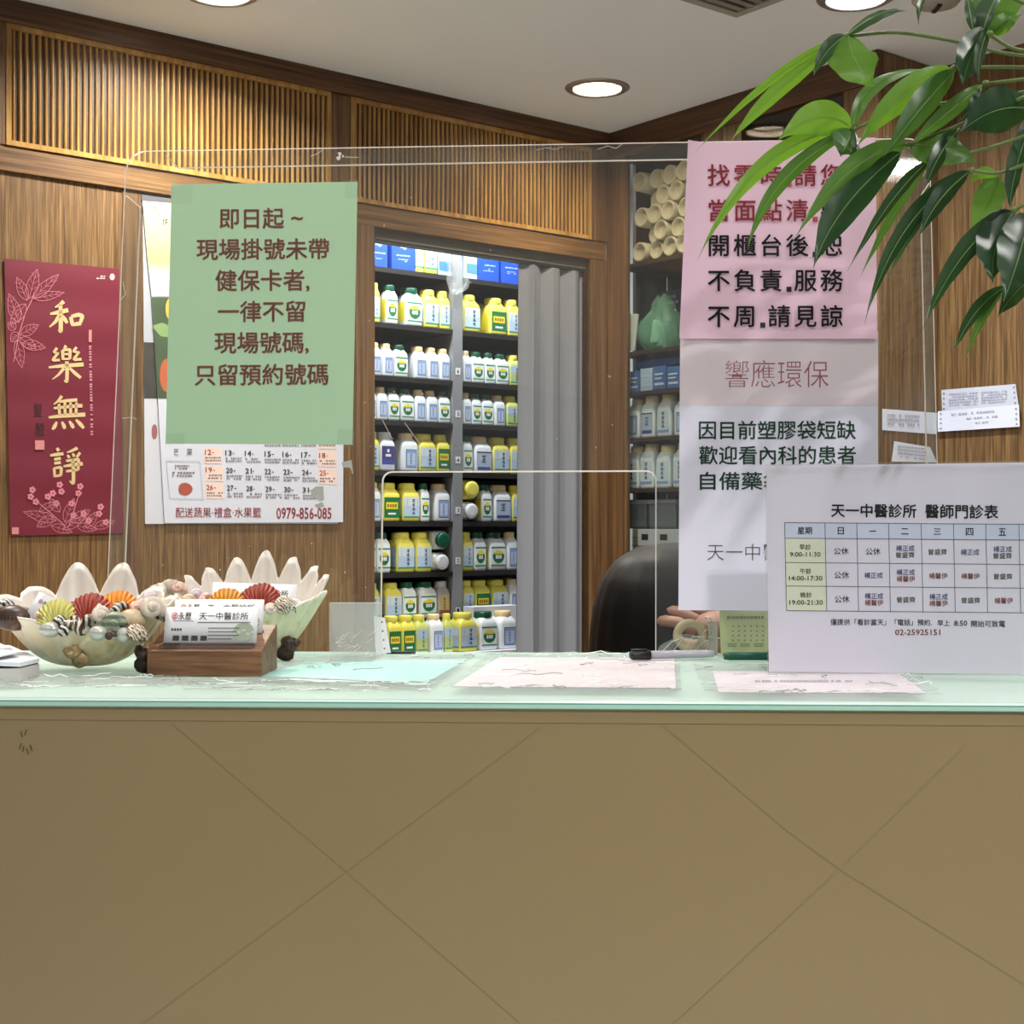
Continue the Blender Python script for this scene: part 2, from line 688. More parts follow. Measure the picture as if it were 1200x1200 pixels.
# ------------------------------------------------------------------ ceiling fittings
M_RING = mat('lamp_ring', rgb(150, 146, 140), 0.35, metal=0.5)
M_CUP = mat('lamp_cup', rgb(206, 198, 190), 0.35)
lamp_lab = ['round recessed ceiling lamp at the top edge above the green notice', 'warm round recessed ceiling lamp nearest the room corner',
            'cool white round recessed ceiling lamp above the plant leaves']
for k, (x, y, c, p) in enumerate(LAMPS):
    lab = lamp_lab[k] if k < 3 else 'round recessed ceiling lamp over the waiting side outside the picture'
    t = thing('downlight', lab, 'ceiling lamp', (x, y, ZC), 'recessed lamps outside the picture' if k > 2 else 'recessed lamps in the ceiling')
    O = V((x, y, 0))
    M = Matrix.Translation(O)
    mb = MB()
    mb.lathe([(0.0662, ZC + 0.002), (0.0662, ZC - 0.003), (0.070, ZC - 0.006), (0.084, ZC - 0.004), (0.090, ZC - 0.0005), (0.090, ZC + 0.002)], 48, M, cap=False)
    mb.build('trim_ring', M_RING, t, origin=O + V((0, 0, ZC)))
    mb = MB()
    mb.lathe([(0.0655, ZC - 0.002), (0.063, ZC + 0.012), (0.060, ZC + 0.020), (0.060, ZC + 0.03)], 40, M, cap=False)
    mb.build('reflector_cup', M_CUP, t, origin=O + V((0, 0, ZC)))
    mb = MB()
    mb.lathe([(0.060, ZC + 0.018), (0.060, ZC + 0.021)], 40, M)
    mb.build('lens', mat('lamp_lens_%d' % (k if k < 3 else 3), (*c, 1), 0.5, emit=(6.0 if k != 1 else 2.6)), t, origin=O + V((0, 0, ZC)))
    L = bpy.data.lights.new('lamp_light', 'AREA')
    L.shape = 'DISK'
    L.size = 0.11
    L.energy = LAMP_POWER * p
    L.color = c
    L.spread = math.radians(150)
    lo = bpy.data.objects.new('lamp_light', L)
    COL.objects.link(lo)
    lo.parent = t
    lo.location = (0, 0, 0.016)

cn = Pl((0, 0, ZC), (0, 0, -1)).at(863, 17)
t = thing('air_vent', 'square grey ventilation grille in the ceiling at the top edge', 'vent', cn)
Mv = Matrix.Translation(V((cn.x, cn.y, ZC))) @ Matrix.Rotation(TH, 4, 'Z')
mb = MB()
for a in ((-0.32, 0, -0.024, 0), (-0.32, 0, -0.32, -0.296), (-0.32, -0.296, -0.296, -0.024), (-0.024, 0, -0.296, -0.024)):
    mb.box(a[0], a[1], a[2], a[3], -0.008, 0, 0, Mv)
mb.build('vent_frame', mat('vent_grey', rgb(150, 146, 140), 0.5), t)
mb = MB()
for i in range(9):
    y0 = -0.296 + i * 0.0302 + 0.006
    mb.box(-0.296, -0.024, y0, y0 + 0.017, -0.006, -0.002, 0, Mv)
mb.build('louvre', mat('vent_slat', rgb(128, 124, 118), 0.5), t)
mb = MB()
mb.box(-0.296, -0.024, -0.296, -0.024, -0.0015, 0, 0, Mv)
mb.build('vent_back', M_BLACK, t)

fx = Pl((0, 0, ZC), (0, 0, -1)).at(1098, -4)
t = thing('ceiling_detector', 'small round grey fixture on the ceiling beside the cool lamp', 'detector', (fx.x, fx.y, ZC))
mb = MB()
mb.lathe([(0.056, ZC), (0.056, ZC - 0.008), (0.046, ZC - 0.02), (0.02, ZC - 0.024)], 32, Matrix.Translation((fx.x, fx.y, 0)))
mb.build('housing', mat('detector_grey', rgb(150, 146, 138), 0.5), t)
mb = MB()
mb.box(fx.x - 0.004, fx.x + 0.006, fx.y - 0.02, fx.y + 0.03, ZC - 0.028, ZC - 0.023)
mb.build('slot', M_BLACK, t)

# strip lamp that lights the dispensary
t = thing('strip_lamp', 'white fluorescent strip lamp on the dispensary ceiling behind the wall', 'lamp', room(-0.55, 0.28, ZC))
mb = MB()
mb.box(-1.15, 0.05, 0.235, 0.325, ZC - 0.04, ZC)
mb.build('lamp_body', M_CUP, t, loc=CORNER, rz=TH)
L = bpy.data.lights.new('strip_light', 'AREA')
L.shape = 'RECTANGLE'
L.size, L.size_y = 1.2, 0.08
L.energy = 26
L.color = (0.93, 0.97, 1.0)
lo = bpy.data.objects.new('strip_light', L)
COL.objects.link(lo)
lo.parent = t
lo.location = (0, 0, -0.05)
lo.rotation_euler = (0, 0, TH)
# ------------------------------------------------------------------ reception counter
CA = math.radians(-2.6)
CO = V((0, 1.219, 0))
CX = V((math.cos(CA), math.sin(CA), 0))
CY = V((-math.sin(CA), math.cos(CA), 0))
DEPTH = 0.452
KW = dict(loc=CO, rz=CA)
t = thing('reception_counter', 'beige tiled reception counter with a mint glass top', 'counter', CO)
M_TILE = mat('beige_tile', rgb(148, 131, 96), 0.16, spec=0.45, var=0.04, bscale=3)
M_JOINT = mat('tile_joint', rgb(136, 120, 88), 0.6)
M_MINT = mat('mint_board', rgb(216, 236, 228), 0.4)
M_GEDGE = mat('glass_edge', rgb(178, 222, 206), 0.15, spec=0.6)
M_GLINE = mat('glass_edge_dark', rgb(110, 168, 154), 0.15, spec=0.6)
M_GTOP = clear('counter_glass', tint=(0.93, 0.97, 0.955, 1), rough=0.08, ior=1.4, graze=0.3, haze=0.4, hazecol=(0.70, 0.81, 0.77, 1))
mb = MB()
mb.box(-1.5, 1.2, 0.004, 0.03, 0, 1.03)
cf = Pl(CO + CY * 0.0036, -CY)
o = mb.build('front_panel', M_TILE, t, **KW)
mb = MB()
for pts in ([(195, 843), (400, 1017), (610, 1200)], [(20, 1310), (400, 1026), (640, 848)], [(600, 1345), (800, 1190), (985, 1018), (1135, 870)],
            [(770, 845), (920, 972), (985, 1020), (1210, 1160)]):
    pline(mb, cf, pts, 0.6)
mb.build('tile_joint', M_JOINT, t)
mb = MB()
for x, y, a in ((24, 860, 1), (31, 858, -1), (25, 874, -1), (31, 880, 1), (35, 876, 1.3), (28, 877, -.6)):
    pline(mb, cf, [(x, y - 3), (x + a, y), (x + 2 * a, y + 4)], 1.6)
mb.build('scuff_mark', mat('scuff', rgb(92, 74, 46), 0.7), t)
mb = MB()
mb.box(-1.5, 1.2, 0.0034, 0.03, 1.0302, 1.041)
mb.build('top_trim', M_TILE, t, **KW)
mb = MB()
mb.box(-1.5, 1.2, 0.006, DEPTH, 1.02, 1.0425)
mb.build('top_board', M_MINT, t, **KW)
mb = MB()
mb.box(-1.5, 1.2, 0.03, 0.06, 0.0, 1.02)
mb.box(-1.5, 1.2, DEPTH - 0.03, DEPTH, 0.7, 1.02)
mb.build('carcass', M_CABV, t, **KW)
mb = MB()
x0, x1 = -1.5, 1.2
for z, m_ in ((ZT, 0), (1.0427, 0)):
    mb.add([(x0, 0.0, z), (x1, 0.0, z), (x1, DEPTH, z), (x0, DEPTH, z)], [(0, 1, 2, 3)], 0)
mb.add([(x0, -0.0005, 1.0427), (x1, -0.0005, 1.0427), (x1, -0.0005, 1.0462), (x0, -0.0005, 1.0462)], [(0, 1, 2, 3)], 1)
mb.add([(x0, -0.0005, 1.0462), (x1, -0.0005, 1.0462), (x1, -0.0005, 1.0474), (x0, -0.0005, 1.0474)], [(0, 1, 2, 3)], 2)
mb.add([(x0, -0.0005, 1.0474), (x1, -0.0005, 1.0474), (x1, 0.0012, ZT), (x0, 0.0012, ZT)], [(0, 1, 2, 3)], 3)
mb.add([(x0, DEPTH, 1.0427), (x1, DEPTH, 1.0427), (x1, DEPTH, ZT), (x0, DEPTH, ZT)], [(0, 1, 2, 3)], 1)
mb.build('glass_top', [M_GTOP, M_GEDGE, M_GLINE, mat('glass_bevel', rgb(222, 240, 232), 0.2)], t, **KW)
# desk inside, for the clerk
t = thing('writing_desk', 'low desk top behind the counter in front of the seated clerk', 'desk', room(0, 0, 0))
mb = MB()
mb.box(-1.2, 1.15, DEPTH + 0.002, DEPTH + 0.16, 0.72, 0.745)
mb.build('desk_top', M_CABV, t, loc=CO, rz=CA)
for x in (-1.18, 1.11):
    mb = MB()
    mb.box(x, x + 0.03, DEPTH + 0.002, DEPTH + 0.15, 0, 0.72)
    mb.build('desk_leg', M_CABV, t, loc=CO, rz=CA)


# ------------------------------------------------------------------ things lying on the counter
def flat(name, pts, mats, lab, cat, z0=0.0002, th=0.0004, group=None, parent=None):
    """a thin sheet lying on the counter glass, outline in px"""
    pl = Pl((0, 0, ZT + z0 + th), (0, 0, 1))
    P = [pl.at(*p) for p in pts]
    mb = MB()
    mb.prism(P, (0, 0, -th))
    o = mb.build(name, mats, parent)
    if lab:
        tag(o, lab, cat, group)
    return o


def crumple(name, pts, m, parent, z0, amp, n=26, seed=1):
    """wrinkled clear film over a sheet: pts TL TR BR BL in px"""
    rnd = random.Random(seed)
    P = [TOP.at(*p) for p in pts]
    ph = [(rnd.uniform(8, 30), rnd.uniform(8, 30), rnd.uniform(0, 6)) for _ in range(5)]

    def fn(u, v):
        p = (P[0] * (1 - u) + P[1] * u) * (1 - v) + (P[3] * (1 - u) + P[2] * u) * v
        h = sum(abs(math.sin(a * u + b * v + c)) for a, b, c in ph) / 5
        edge = min(u, 1 - u, v, 1 - v)
        return p + V((0, 0, z0 + amp * (h ** 3) * (1 + 2.0 * max(0, 0.12 - edge) / 0.12)))
    mb = MB()
    mb.grid(fn, n * 2, n, 0, True)
    o = mb.build(name, m, parent)
    lt, dk = MB(), MB()
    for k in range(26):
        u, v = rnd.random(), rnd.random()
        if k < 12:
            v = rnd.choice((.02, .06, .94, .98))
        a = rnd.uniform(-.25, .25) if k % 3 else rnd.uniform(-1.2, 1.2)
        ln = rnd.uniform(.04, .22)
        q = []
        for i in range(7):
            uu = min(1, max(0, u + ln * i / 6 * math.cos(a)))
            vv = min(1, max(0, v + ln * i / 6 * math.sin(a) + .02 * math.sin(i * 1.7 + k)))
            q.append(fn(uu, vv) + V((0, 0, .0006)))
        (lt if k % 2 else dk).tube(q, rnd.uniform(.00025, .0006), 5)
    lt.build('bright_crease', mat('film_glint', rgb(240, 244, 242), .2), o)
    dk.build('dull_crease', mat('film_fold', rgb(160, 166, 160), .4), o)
    return o


M_PINKS = mat('pale_pink_paper', rgb(226, 214, 224), 0.5)
M_CYAN = mat('pale_cyan_paper', rgb(168, 222, 218), 0.5)
M_GREYINK = ink('grey_ink', 150, 146, 156)
o = flat('paper_sheet', [(360, 776), (548, 772), (500, 800), (300, 792)], M_CYAN, 'pale cyan sheet lying on the glass top in front of the clear stand', 'paper')
crumple('plastic_sleeve', [(350, 772), (560, 768), (510, 806), (270, 800)], M_FILM, o, 0.0008, 0.0018, seed=3)
o = flat('paper_sheet', [(585, 770), (790, 771), (792, 806), (530, 804)], M_PINKS, 'pale pink sheet in crinkled clear film at the middle of the counter', 'paper')
crumple('plastic_sleeve', [(575, 767), (797, 768), (798, 811), (515, 809)], M_FILM, o, 0.0008, 0.0018, seed=5)
o = flat('paper_sheet', [(835, 786), (1052, 788), (1085, 812), (842, 811)], M_PINKS, 'pale pink sheet in clear film in front of the doctor timetable', 'paper')
mbt = MB()
plt = Pl((0, 0, ZT + 0.0009), (0, 0, 1))
pdots(mbt, plt, 880, 797, 1000, 801, 1, seed=4)
mbt.build('printed_line', M_GREYINK, o)
crumple('plastic_sleeve', [(812, 782), (1060, 784), (1108, 818), (826, 815)], M_FILM, o, 0.0014, 0.0018, seed=8)
for pts, lab, sd in (([(0, 795), (205, 793), (215, 806), (0, 808)], 'strip of crinkled clear film along the counter edge before the shells', 11),
                     ([(210, 797), (500, 802), (505, 812), (215, 811)], 'strip of crinkled clear film along the counter edge before the card block', 12)):
    o = crumple('clear_film_strip', pts, M_FILM, None, 0.0005, 0.0018, seed=sd)
    tag(o, lab, 'plastic film')

# white stack at the left edge
mb = MB()
P = [TOP.at(*p) for p in ((-60, 800), (24, 799), (46, 793), (12, 776), (-60, 775))]
t = thing('paper_pad', 'white stack of paper at the left end of the counter beside the shell', 'paper pad', TOP.at(0, 790))
mb.prism([p + V((0, 0, 0.0125)) for p in P], (0, 0, -0.0125))
mb.build('paper_block', mat('pad_side', rgb(206, 200, 198), 0.7), t)
mb = MB()
P2 = [p + V((0, 0, 0.0125)) for p in P]
mb.prism([p + V((0, 0, 0.009 if i in (0, 4) else 0.0055)) for i, p in enumerate(P2)], (0, 0, -0.004))
mb.build('top_sheet', mat('pad_white', rgb(232, 234, 242), 0.6), t)
mb = MB()
mb.prism([p * 1 + V((-0.022, 0.006, 0.0115)) for p in P2], (0, 0, -0.0016))
mb.build('raised_sheet', mat('pad_white', rgb(232, 234, 242), 0.6), t)


def pen(pa, pb, r, lab, barrel, tip, z=0.006, tag_print=False):
    a = Pl((0, 0, ZT + z), (0, 0, 1)).at(*pa)
    b = Pl((0, 0, ZT + z), (0, 0, 1)).at(*pb)
    t = thing('pen', lab, 'pen', (a + b) / 2 - V((0, 0, z)))
    d = b - a
    mb = MB()
    mb.tube([a + d * 0.22, a + d * 0.9, a + d * 1.0], [r, r, r * 0.8], 12)
    mb.build('barrel', barrel, t)
    mb = MB()
    mb.tube([a, a + d * 0.03, a + d * 0.24], [r * 0.7, r * 1.15, r * 1.2], 12)
    mb.build('pen_cap', tip, t)
    mb = MB()
    up = V((0, -0.001, r * 1.25))
    mb.tube([a + d * 0.02 + up, a + d * 0.20 + up], r * 0.3, 6)
    mb.build('pocket_clip', tip, t)
    return t


M_CLEARPL = mat('pen_barrel', rgb(196, 196, 204), 0.2, trans=0.3)
p_ = pen((738, 768), (836, 766), 0.0045, 'white barrelled pen with a black end lying at the back of the counter', M_CLEARPL, M_BLACK, z=0.0065)
mbt = MB()
plp = Pl(TOP.at(738, 768) + V((0, -0.0062, 0)), (0, -1, 0))
pdots(mbt, plp, 760, 764, 776, 768, 1, seed=3, gap=0)
mbt.build('barrel_print', M_INK, p_)
pen((915, 769), (848, 769), 0.0045, 'green and black marker pen half hidden behind the timetable', mat('green_pen', rgb(24, 92, 72), 0.35), M_BLACK, z=0.006)
mb = MB()
a, b = TOP.at(453, 766.5), TOP.at(487, 766.5)
mb.tube([a + V((0, 0, .0016)), b + V((0, 0, .0016))], 0.0016, 6)
tag(mb.build('black_clip', M_BLACK), 'small black clip lying at the back edge left of the doorway bottles', 'clip')

# ------------------------------------------------------------------ acrylic guard
EX = V((math.cos(ga), -math.sin(ga), 0))
EY = EX.cross(-GN).normalized()
if EY.z < 0:
    EY = -EY
GO = GUARD.at(600, 700)
k_ = (ZT + 0.0010 - GO.z) / EY.z
GO = GO + EY * k_


def gl(px, py):
    p = GUARD.at(px, py) - GO
    return p.dot(EX), p.dot(EY)


def gw(x, y, o=0.0):
    return GO + EX * x + EY * y + GN * o


def xat(edge, y):
    (xa, ya), (xb, yb) = edge
    return xa + (xb - xa) * (y - ya) / (yb - ya)


TL, BL = gl(147, 177), gl(125, 690)
TR, BR = gl(1090, 161), gl(1099, 545)
LE, RE = (TL, BL), (TR, BR)
hT = (TL[1] + TR[1]) / 2
g = thing('acrylic_guard', 'clear acrylic sneeze guard standing along the back of the counter', 'guard', gw(0, 0, -0.004))
# outline with rounded top corners and a pass-through opening at the bottom
oL, oT = gl(447, 700)[0], gl(600, 553)[1]
oR = gl(768, 700)[0]
pts = [(xat(LE, 0), 0)]
rc = 0.026
for i in range(9):
    a = PI - PI / 2 * i / 8
    pts.append((TL[0] + rc + rc * math.cos(a), TL[1] - rc + rc * math.sin(a)))
for i in range(9):
    a = PI / 2 - PI / 2 * i / 8
    pts.append((TR[0] - rc + rc * math.cos(a), TR[1] - rc + rc * math.sin(a)))
pts.append((xat(RE, 0), 0))
pts.append((oR, 0))
r2 = 0.010
for i in range(6):
    a = PI / 2 * i / 5
    pts.append((oR - r2 + r2 * math.cos(a), oT - r2 + r2 * math.sin(a)))
for i in range(6):
    a = PI / 2 + PI / 2 * i / 5
    pts.append((oL + r2 + r2 * math.cos(a), oT - r2 + r2 * math.sin(a)))
pts.append((oL, 0))
# split the outline in convex-ish pieces for clean faces: left leg, top, right leg
GT = 0.004
half = len(pts)
mb = MB()
bmv = bmesh.new()
front = [bmv.verts.new(gw(x, y, 0)) for x, y in pts]
ff = bmv.faces.new(front)
res = bmesh.ops.triangulate(bmv, faces=[ff])
bmv.verts.index_update()
tri = [tuple(v.index for v in f.verts) for f in bmv.faces]
bmv.free()
mb.add([gw(x, y, 0) for x, y in pts], tri, 0)
mb.add([gw(x, y, -GT) for x, y in pts], tri, 0)
mb.build('front_sheet', M_CLEAR, g)
mb = MB()


def inset(pts, d):
    out = []
    n = len(pts)
    for i in range(n):
        p0, p1, p2 = V(pts[i - 1] + (0,)), V(pts[i] + (0,)), V(pts[(i + 1) % n] + (0,))
        e1, e2 = (p1 - p0).normalized(), (p2 - p1).normalized()
        nn = V((e1.y, -e1.x, 0)) + V((e2.y, -e2.x, 0))
        nn.normalize()
        out.append((p1.x + nn.x * d, p1.y + nn.y * d))
    return out


ch = inset(pts, 0.0013)
n = len(pts)
ring = [gw(x, y, 0.0002) for x, y in ch] + [gw(x, y, -0.0008) for x, y in pts] + [gw(x, y, -GT) for x, y in pts]
skip = {n - 1}
fs = []
for i in range(n):
    if abs(pts[i][1]) < 1e-6 and abs(pts[(i + 1) % n][1]) < 1e-6:
        continue
    j = (i + 1) % n
    fs += [(i, j, j + n, i + n), (i + n, j + n, j + 2 * n, i + 2 * n)]
mb.add(ring, fs, 0)
mb.build('polished_edge', M_EDGE, g)


def flange(name, p0, p1, dep, th=0.0016, inward=(0, 0)):
    """strip standing off the back of the sheet between two local points"""
    (x0, y0), (x1, y1) = p0, p1
    ix, iy = inward[0] * th, inward[1] * th
    mb = MB()
    A, B = gw(x0, y0, -GT), gw(x1, y1, -GT)
    A2, B2 = gw(x0, y0, -GT - dep), gw(x1, y1, -GT - dep)
    w_ = EX * ix + EY * iy
    mb.add([A, B, B2, A2], [(0, 1, 2, 3)], 0)
    mb.add([A + w_, B + w_, B2 + w_, A2 + w_], [(0, 1, 2, 3)], 0)
    mb.add([A2, B2, B2 + w_, A2 + w_], [(0, 1, 2, 3)], 1)
    mb.add([A, A + w_, A2 + w_, A2], [(0, 1, 2, 3)], 1)
    mb.add([B, B + w_, B2 + w_, B2], [(0, 1, 2, 3)], 1)
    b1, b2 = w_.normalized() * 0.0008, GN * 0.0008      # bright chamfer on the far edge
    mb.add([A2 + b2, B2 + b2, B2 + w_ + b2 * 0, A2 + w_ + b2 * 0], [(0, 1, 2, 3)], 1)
    return mb.build(name, [M_FLANGE, M_EDGE], g)


yl = gl(143, 228)[1]
flange('side_flange', (xat(LE, 0) + 0.001, 0.005), (xat(LE, yl) + 0.001, yl), 0.048, inward=(1, 0))
yr = gl(1093, 213)[1]
flange('side_flange', (xat(RE, 0) - 0.001, 0.005), (xat(RE, yr) - 0.001, yr), 0.052, inward=(-1, 0))
xa, ya = gl(193, 179)
xb, yb = gl(1036, 164)
flange('top_flange', (xa, ya - 0.001), (xb, yb - 0.001), 0.048, inward=(0, -1))
# specks of old tape and scratches on the sheet
mb = MB()
pg = GUARD.off(0.0006)
rnd = random.Random(5)
for x, y, s in ((398, 180, 2.2), (397, 185, 2.6), (402, 183, 1.2)):
    mb.add([pg.at(x + s * math.cos(a) * rnd.uniform(.7, 1.3), y + s * math.sin(a) * rnd.uniform(.7, 1.4)) for a in [2 * PI * i / 7 for i in range(7)]], [tuple(range(7))])
for x, y in ((412, 184),):
    pline(mb, pg, [(404, 184), (420, 184.5)], 0.7)
for pts_ in ([(364, 183), (372, 180), (379, 175)], [(144, 330), (147, 345), (141, 352)], [(628, 176), (640, 173), (650, 175), (660, 172)], [(700, 175), (712, 171), (722, 174), (730, 168)],
             [(405, 545), (411, 542), (413, 555)], [(448, 492), (460, 515)], [(474, 495), (494, 523)], [(143, 490), (156, 489), (160, 492)]):
    pline(mb, pg, pts_, 0.6)
for i in range(46):
    x, y = rnd.uniform(420, 800), rnd.uniform(215, 540)
    if i > 30:
        x, y = rnd.uniform(160, 440), rnd.uniform(625, 690)
    pquad(mb, pg, x, y, x + rnd.uniform(.5, 1.3), y + rnd.uniform(.6, 1.8))
mb.build('tape_residue', mat('residue', rgb(214, 206, 196), 0.5), g)
# ------------------------------------------------------------------ notices on the guard
NG = GUARD.off(0.0012)
M_GREEN = mat('green_paper', rgb(172, 206, 170), 0.7)
M_BROWN = ink('brown_ink', 148, 102, 87)
t = thing('notice', 'pale green notice with brown writing taped to the left of the guard', 'notice', NG.at(307, 521))
mb = MB()
mb.sheet(NG, [(201, 216), (419, 213), (413, 521), (194, 520)], 0.0005)
mb.build('paper_sheet', M_GREEN, t)
NT = NG.off(0.0004)
mb = MB()
LEAN = 0.012
for s, x0, x1, yc, sl in (('即日起', 257, 333, 256, 0), ('~', 341, 355, 256, 0), ('現場掛號未帶', 230, 386, 292, 0), ('健保卡者,', 252, 363, 329, 0), ('一律不留', 255, 358, 365, 0), ('現場號碼,', 251, 362, 402, 0), ('只留預約號碼', 228, 385, 439, 0)):
    text(mb, s, NT, x0, x1, yc, None, 0.021, slope=-0.006)
mb.build('lettering', M_BROWN, t)
M_TAPE = clear('clear_tape', rough=0.15, haze=0.06)
for P in ([(200, 219), (226, 217), (225, 239), (199, 238)], [(194, 508), (216, 507), (216, 522), (194, 522)], [(396, 503), (415, 502), (415, 523), (395, 523)], [(405, 211), (421, 210), (420, 232), (404, 232)]):
    mb = MB()
    mb.add([NT.at(*p) for p in P], [(0, 1, 2, 3)])
    mb.build('tape', M_TAPE, t)

M_PINK = mat('pink_paper', rgb(236, 198, 218), 0.6)
M_WHITEN = mat('notice_white', rgb(222, 220, 236), 0.65)
t = thing('notice', 'pale white notice with green writing taped under the pink one', 'notice', NG.at(911, 715))
mb = MB()
mb.sheet(NG, [(797, 392), (1029, 388), (1029, 717), (795, 715)], 0.0005)
mb.build('paper_sheet', M_WHITEN, t)
mb = MB()
pquad(mb, NG.off(0.0002), 797, 397, 1028.5, 475)
mb.build('heading_band', mat('band_pink', rgb(222, 208, 216), 0.65), t)
mb = MB()
text(mb, '響應環保', NT, 850, 971, 438, 32, -0.012)
mb.build('heading_text', ink('rose_ink', 160, 84, 98), t)
mb = MB()
for s, x1, yc in (('因目前塑膠袋短缺', 1003, 504), ('歡迎看內科的患者', 1003, 533.5), ('自備藥袋,', 0, 564)):
    if x1:
        text(mb, s, NT, 819, x1, yc, None, 0.012)
    else:
        text(mb, s, NT, 820, 925, yc, 22, 0.012)
mb.build('green_text', ink('green_ink', 38, 84, 62), t)
mb = MB()
text(mb, '天一中醫診所', NT, 829, 957, 647, 19.5, -0.014)
mb.build('signature', ink('dark_ink', 52, 52, 62), t)

t = thing('notice', 'pink notice with red and black writing taped behind the plant leaves', 'notice', NG.off(0.002).at(911, 397))
NP = NG.off(0.0022)
mb = MB()


def curl(u, v):
    k = max(0, 0.16 - u) / 0.16
    return 0.012 * k * k * (1 - 0.75 * v) + 0.0006 * math.sin(9 * u) * v


mb.sheet(NP, [(806, 168), (1026, 161), (1028, 397), (796, 397)], 0.0005, 0, 30, 12, curl)
mb.build('paper_sheet', M_PINK, t)
NPT = NP.off(0.0016)
mb = MB()
mk = MB()


def cells(mb, s, x, yc, pitch=30.7, size=27.5, bold=0.014):
    for c in s:
        if c == '.':
            pquad(mb, NPT, x + 1, yc + 7, x + 7, yc + 13)
            x += 9.6
            continue
        if c != ' ':
            vs, fs, (a, b, lo, hi) = glyphs(c, bold)
            mb.add([NPT.at(x + gx * size, yc - (gy - 0.36) * size) for gx, gy in vs], fs)
        x += pitch


cells(mb, '找零時.請您', 828.5, 206)
cells(mb, '當面點清.', 828.5, 247)
cells(mk, '離', 828.5 + 4 * 30.7 + 9.6, 247)
cells(mk, '開櫃台後.恕', 828.5, 288)
cells(mk, '不負責.服務', 828.5, 329)
cells(mk, '不周.請見諒', 828.5, 371)
mb.build('red_text', ink('red_ink', 176, 66, 80), t)
mk.build('black_text', M_INK, t)

# ------------------------------------------------------------------ doctor timetable in an acrylic stand
SP = Pl(TOP.at(900, 790), V((-math.sin(math.radians(3)), -math.cos(math.radians(3)), 0.03)))
t = thing('sign_stand', 'acrylic stand with the doctor timetable at the right end of the counter', 'sign stand', TOP.at(1070, 785))
ST = SP.off(0.0005)
SA, SB = (897, 545.5), (1252, 540)
mb = MB()
C4 = [(898, 546), (1251, 541), (1254, 791), (901, 787)]
mb.sheet(SP, C4, 0.0006)
mb.build('paper_sheet', mat('sign_paper', rgb(226, 220, 236), 0.6), t)
for o_, nm in ((0.0022, 'front_pane'), (-0.003, 'back_pane')):
    mb = MB()
    q = SP.off(o_)
    vs = [q.at(*p) for p in ((896.5, 544.5), (1254, 539.5), (1257, 793), (899.5, 789))]
    vb = [p - SP.n * 0.0016 for p in vs]
    mb.add(vs + vb, [(0, 1, 2, 3), (7, 6, 5, 4)], 0)
    mb.add(vs + vb, [(0, 1, 5, 4), (1, 2, 6, 5), (2, 3, 7, 6), (3, 0, 4, 7)], 1)
    b_ = mb.build(nm, [clear('stand_acrylic', rough=0.06, ior=1.4, graze=.6), M_EDGE], t)
mb = MB()
a = TOP.at(902, 790) + V((0.001, 0.006, 0))
b = TOP.at(1255, 792) + V((0, 0.006, 0))
mb.prism([a + V((0, 0, 0.0005)), b + V((0, 0, 0.0005)), b + V((0, 0.07, 0.0005)), a + V((0, 0.07, 0.0005))], (0, 0, 0.0022))
mb.build('foot', M_CLEAR, t)
mb = MB()
text(mb, '天一中醫診所', ST, 974, 1074, 598.5, None, 0.02, slope=0.01)
text(mb, '醫師門診表', ST, 1084, 1170, 599.5, None, 0.02, slope=0.01)
cx = [919.5, 966.7, 1004, 1041.3, 1079.5, 1117.3, 1155.2, 1194, 1232]
ry = [612.5, 630.7, 659.2, 686.7, 715.5]


def cell_y(r, x):
    return ry[r] + (x - 919.5) * (0.0072 + 0.0025 * r / 4)


def colx(c, r):
    return cx[c] + 0.55 * r


mt = {'k': mb, 'b': MB(), 'g': MB(), 'r': MB()}
for c, s in enumerate(['星期', '日', '一', '二', '三', '四', '五', '六']):
    xm = (cx[c] + cx[c + 1]) / 2
    wd = 8.5 if c == 0 else 4.4
    if s == '一':
        text(mb, s, ST, xm - 4, xm + 4, (cell_y(0, xm) + cell_y(1, xm)) / 2, 1.0, 0.02)
    else:
        text(mb, s, ST, xm - wd + (0.8 if s == '日' else 0), xm + wd - (0.8 if s == '日' else 0), (cell_y(0, xm) + cell_y(1, xm)) / 2, 8.6 if s not in '二三' else 7, 0.012)
NM = {'Y': ('b', '楊正成'), 'T': ('g', '曾盛齊'), 'S': ('r', '楊馨伊'), 'O': ('k', '公休')}
rows = [('早診', '9:00-11:30', ['O', 'O', 'YT', 'T', 'Y', 'YT', 'T']), ('午診', '14:00-17:30', ['O', 'Y', 'YS', 'S', 'S', 'T', 'Y']), ('晚診', '19:00-21:30', ['O', 'YS', 'T', 'YS', 'T', 'S', 'O'])]
for r, (a, b, cs) in enumerate(rows):
    xm = (colx(0, r) + colx(1, r)) / 2 + 0.5
    y0, y1 = cell_y(r + 1, xm), cell_y(r + 2, xm)
    text(mb, a, ST, xm - 6.8, xm + 6.8, y0 + (y1 - y0) * 0.36, 6.6, 0.006)
    wd = 18 if r == 0 else 19.6
    text(mb, b, ST, xm - wd, xm + wd, y0 + (y1 - y0) * 0.66, 5.6, 0.01)
    for c, k in enumerate(cs):
        xm2 = (colx(c + 1, r) + colx(c + 2, r)) / 2 + 0.5
        yy0, yy1 = cell_y(r + 1, xm2), cell_y(r + 2, xm2)
        for i, ch_ in enumerate(k):
            kk, s = NM[ch_]
            yc = (yy0 + yy1) / 2 + 0.4 + (0 if len(k) == 1 else (i - 0.5) * 7.8)
            hw = 8.7 if ch_ == 'O' else 10.8
            text(mt[kk], s, ST, xm2 - hw, xm2 + hw, yc, 8.2 if ch_ == 'O' else 7.0, 0.006)
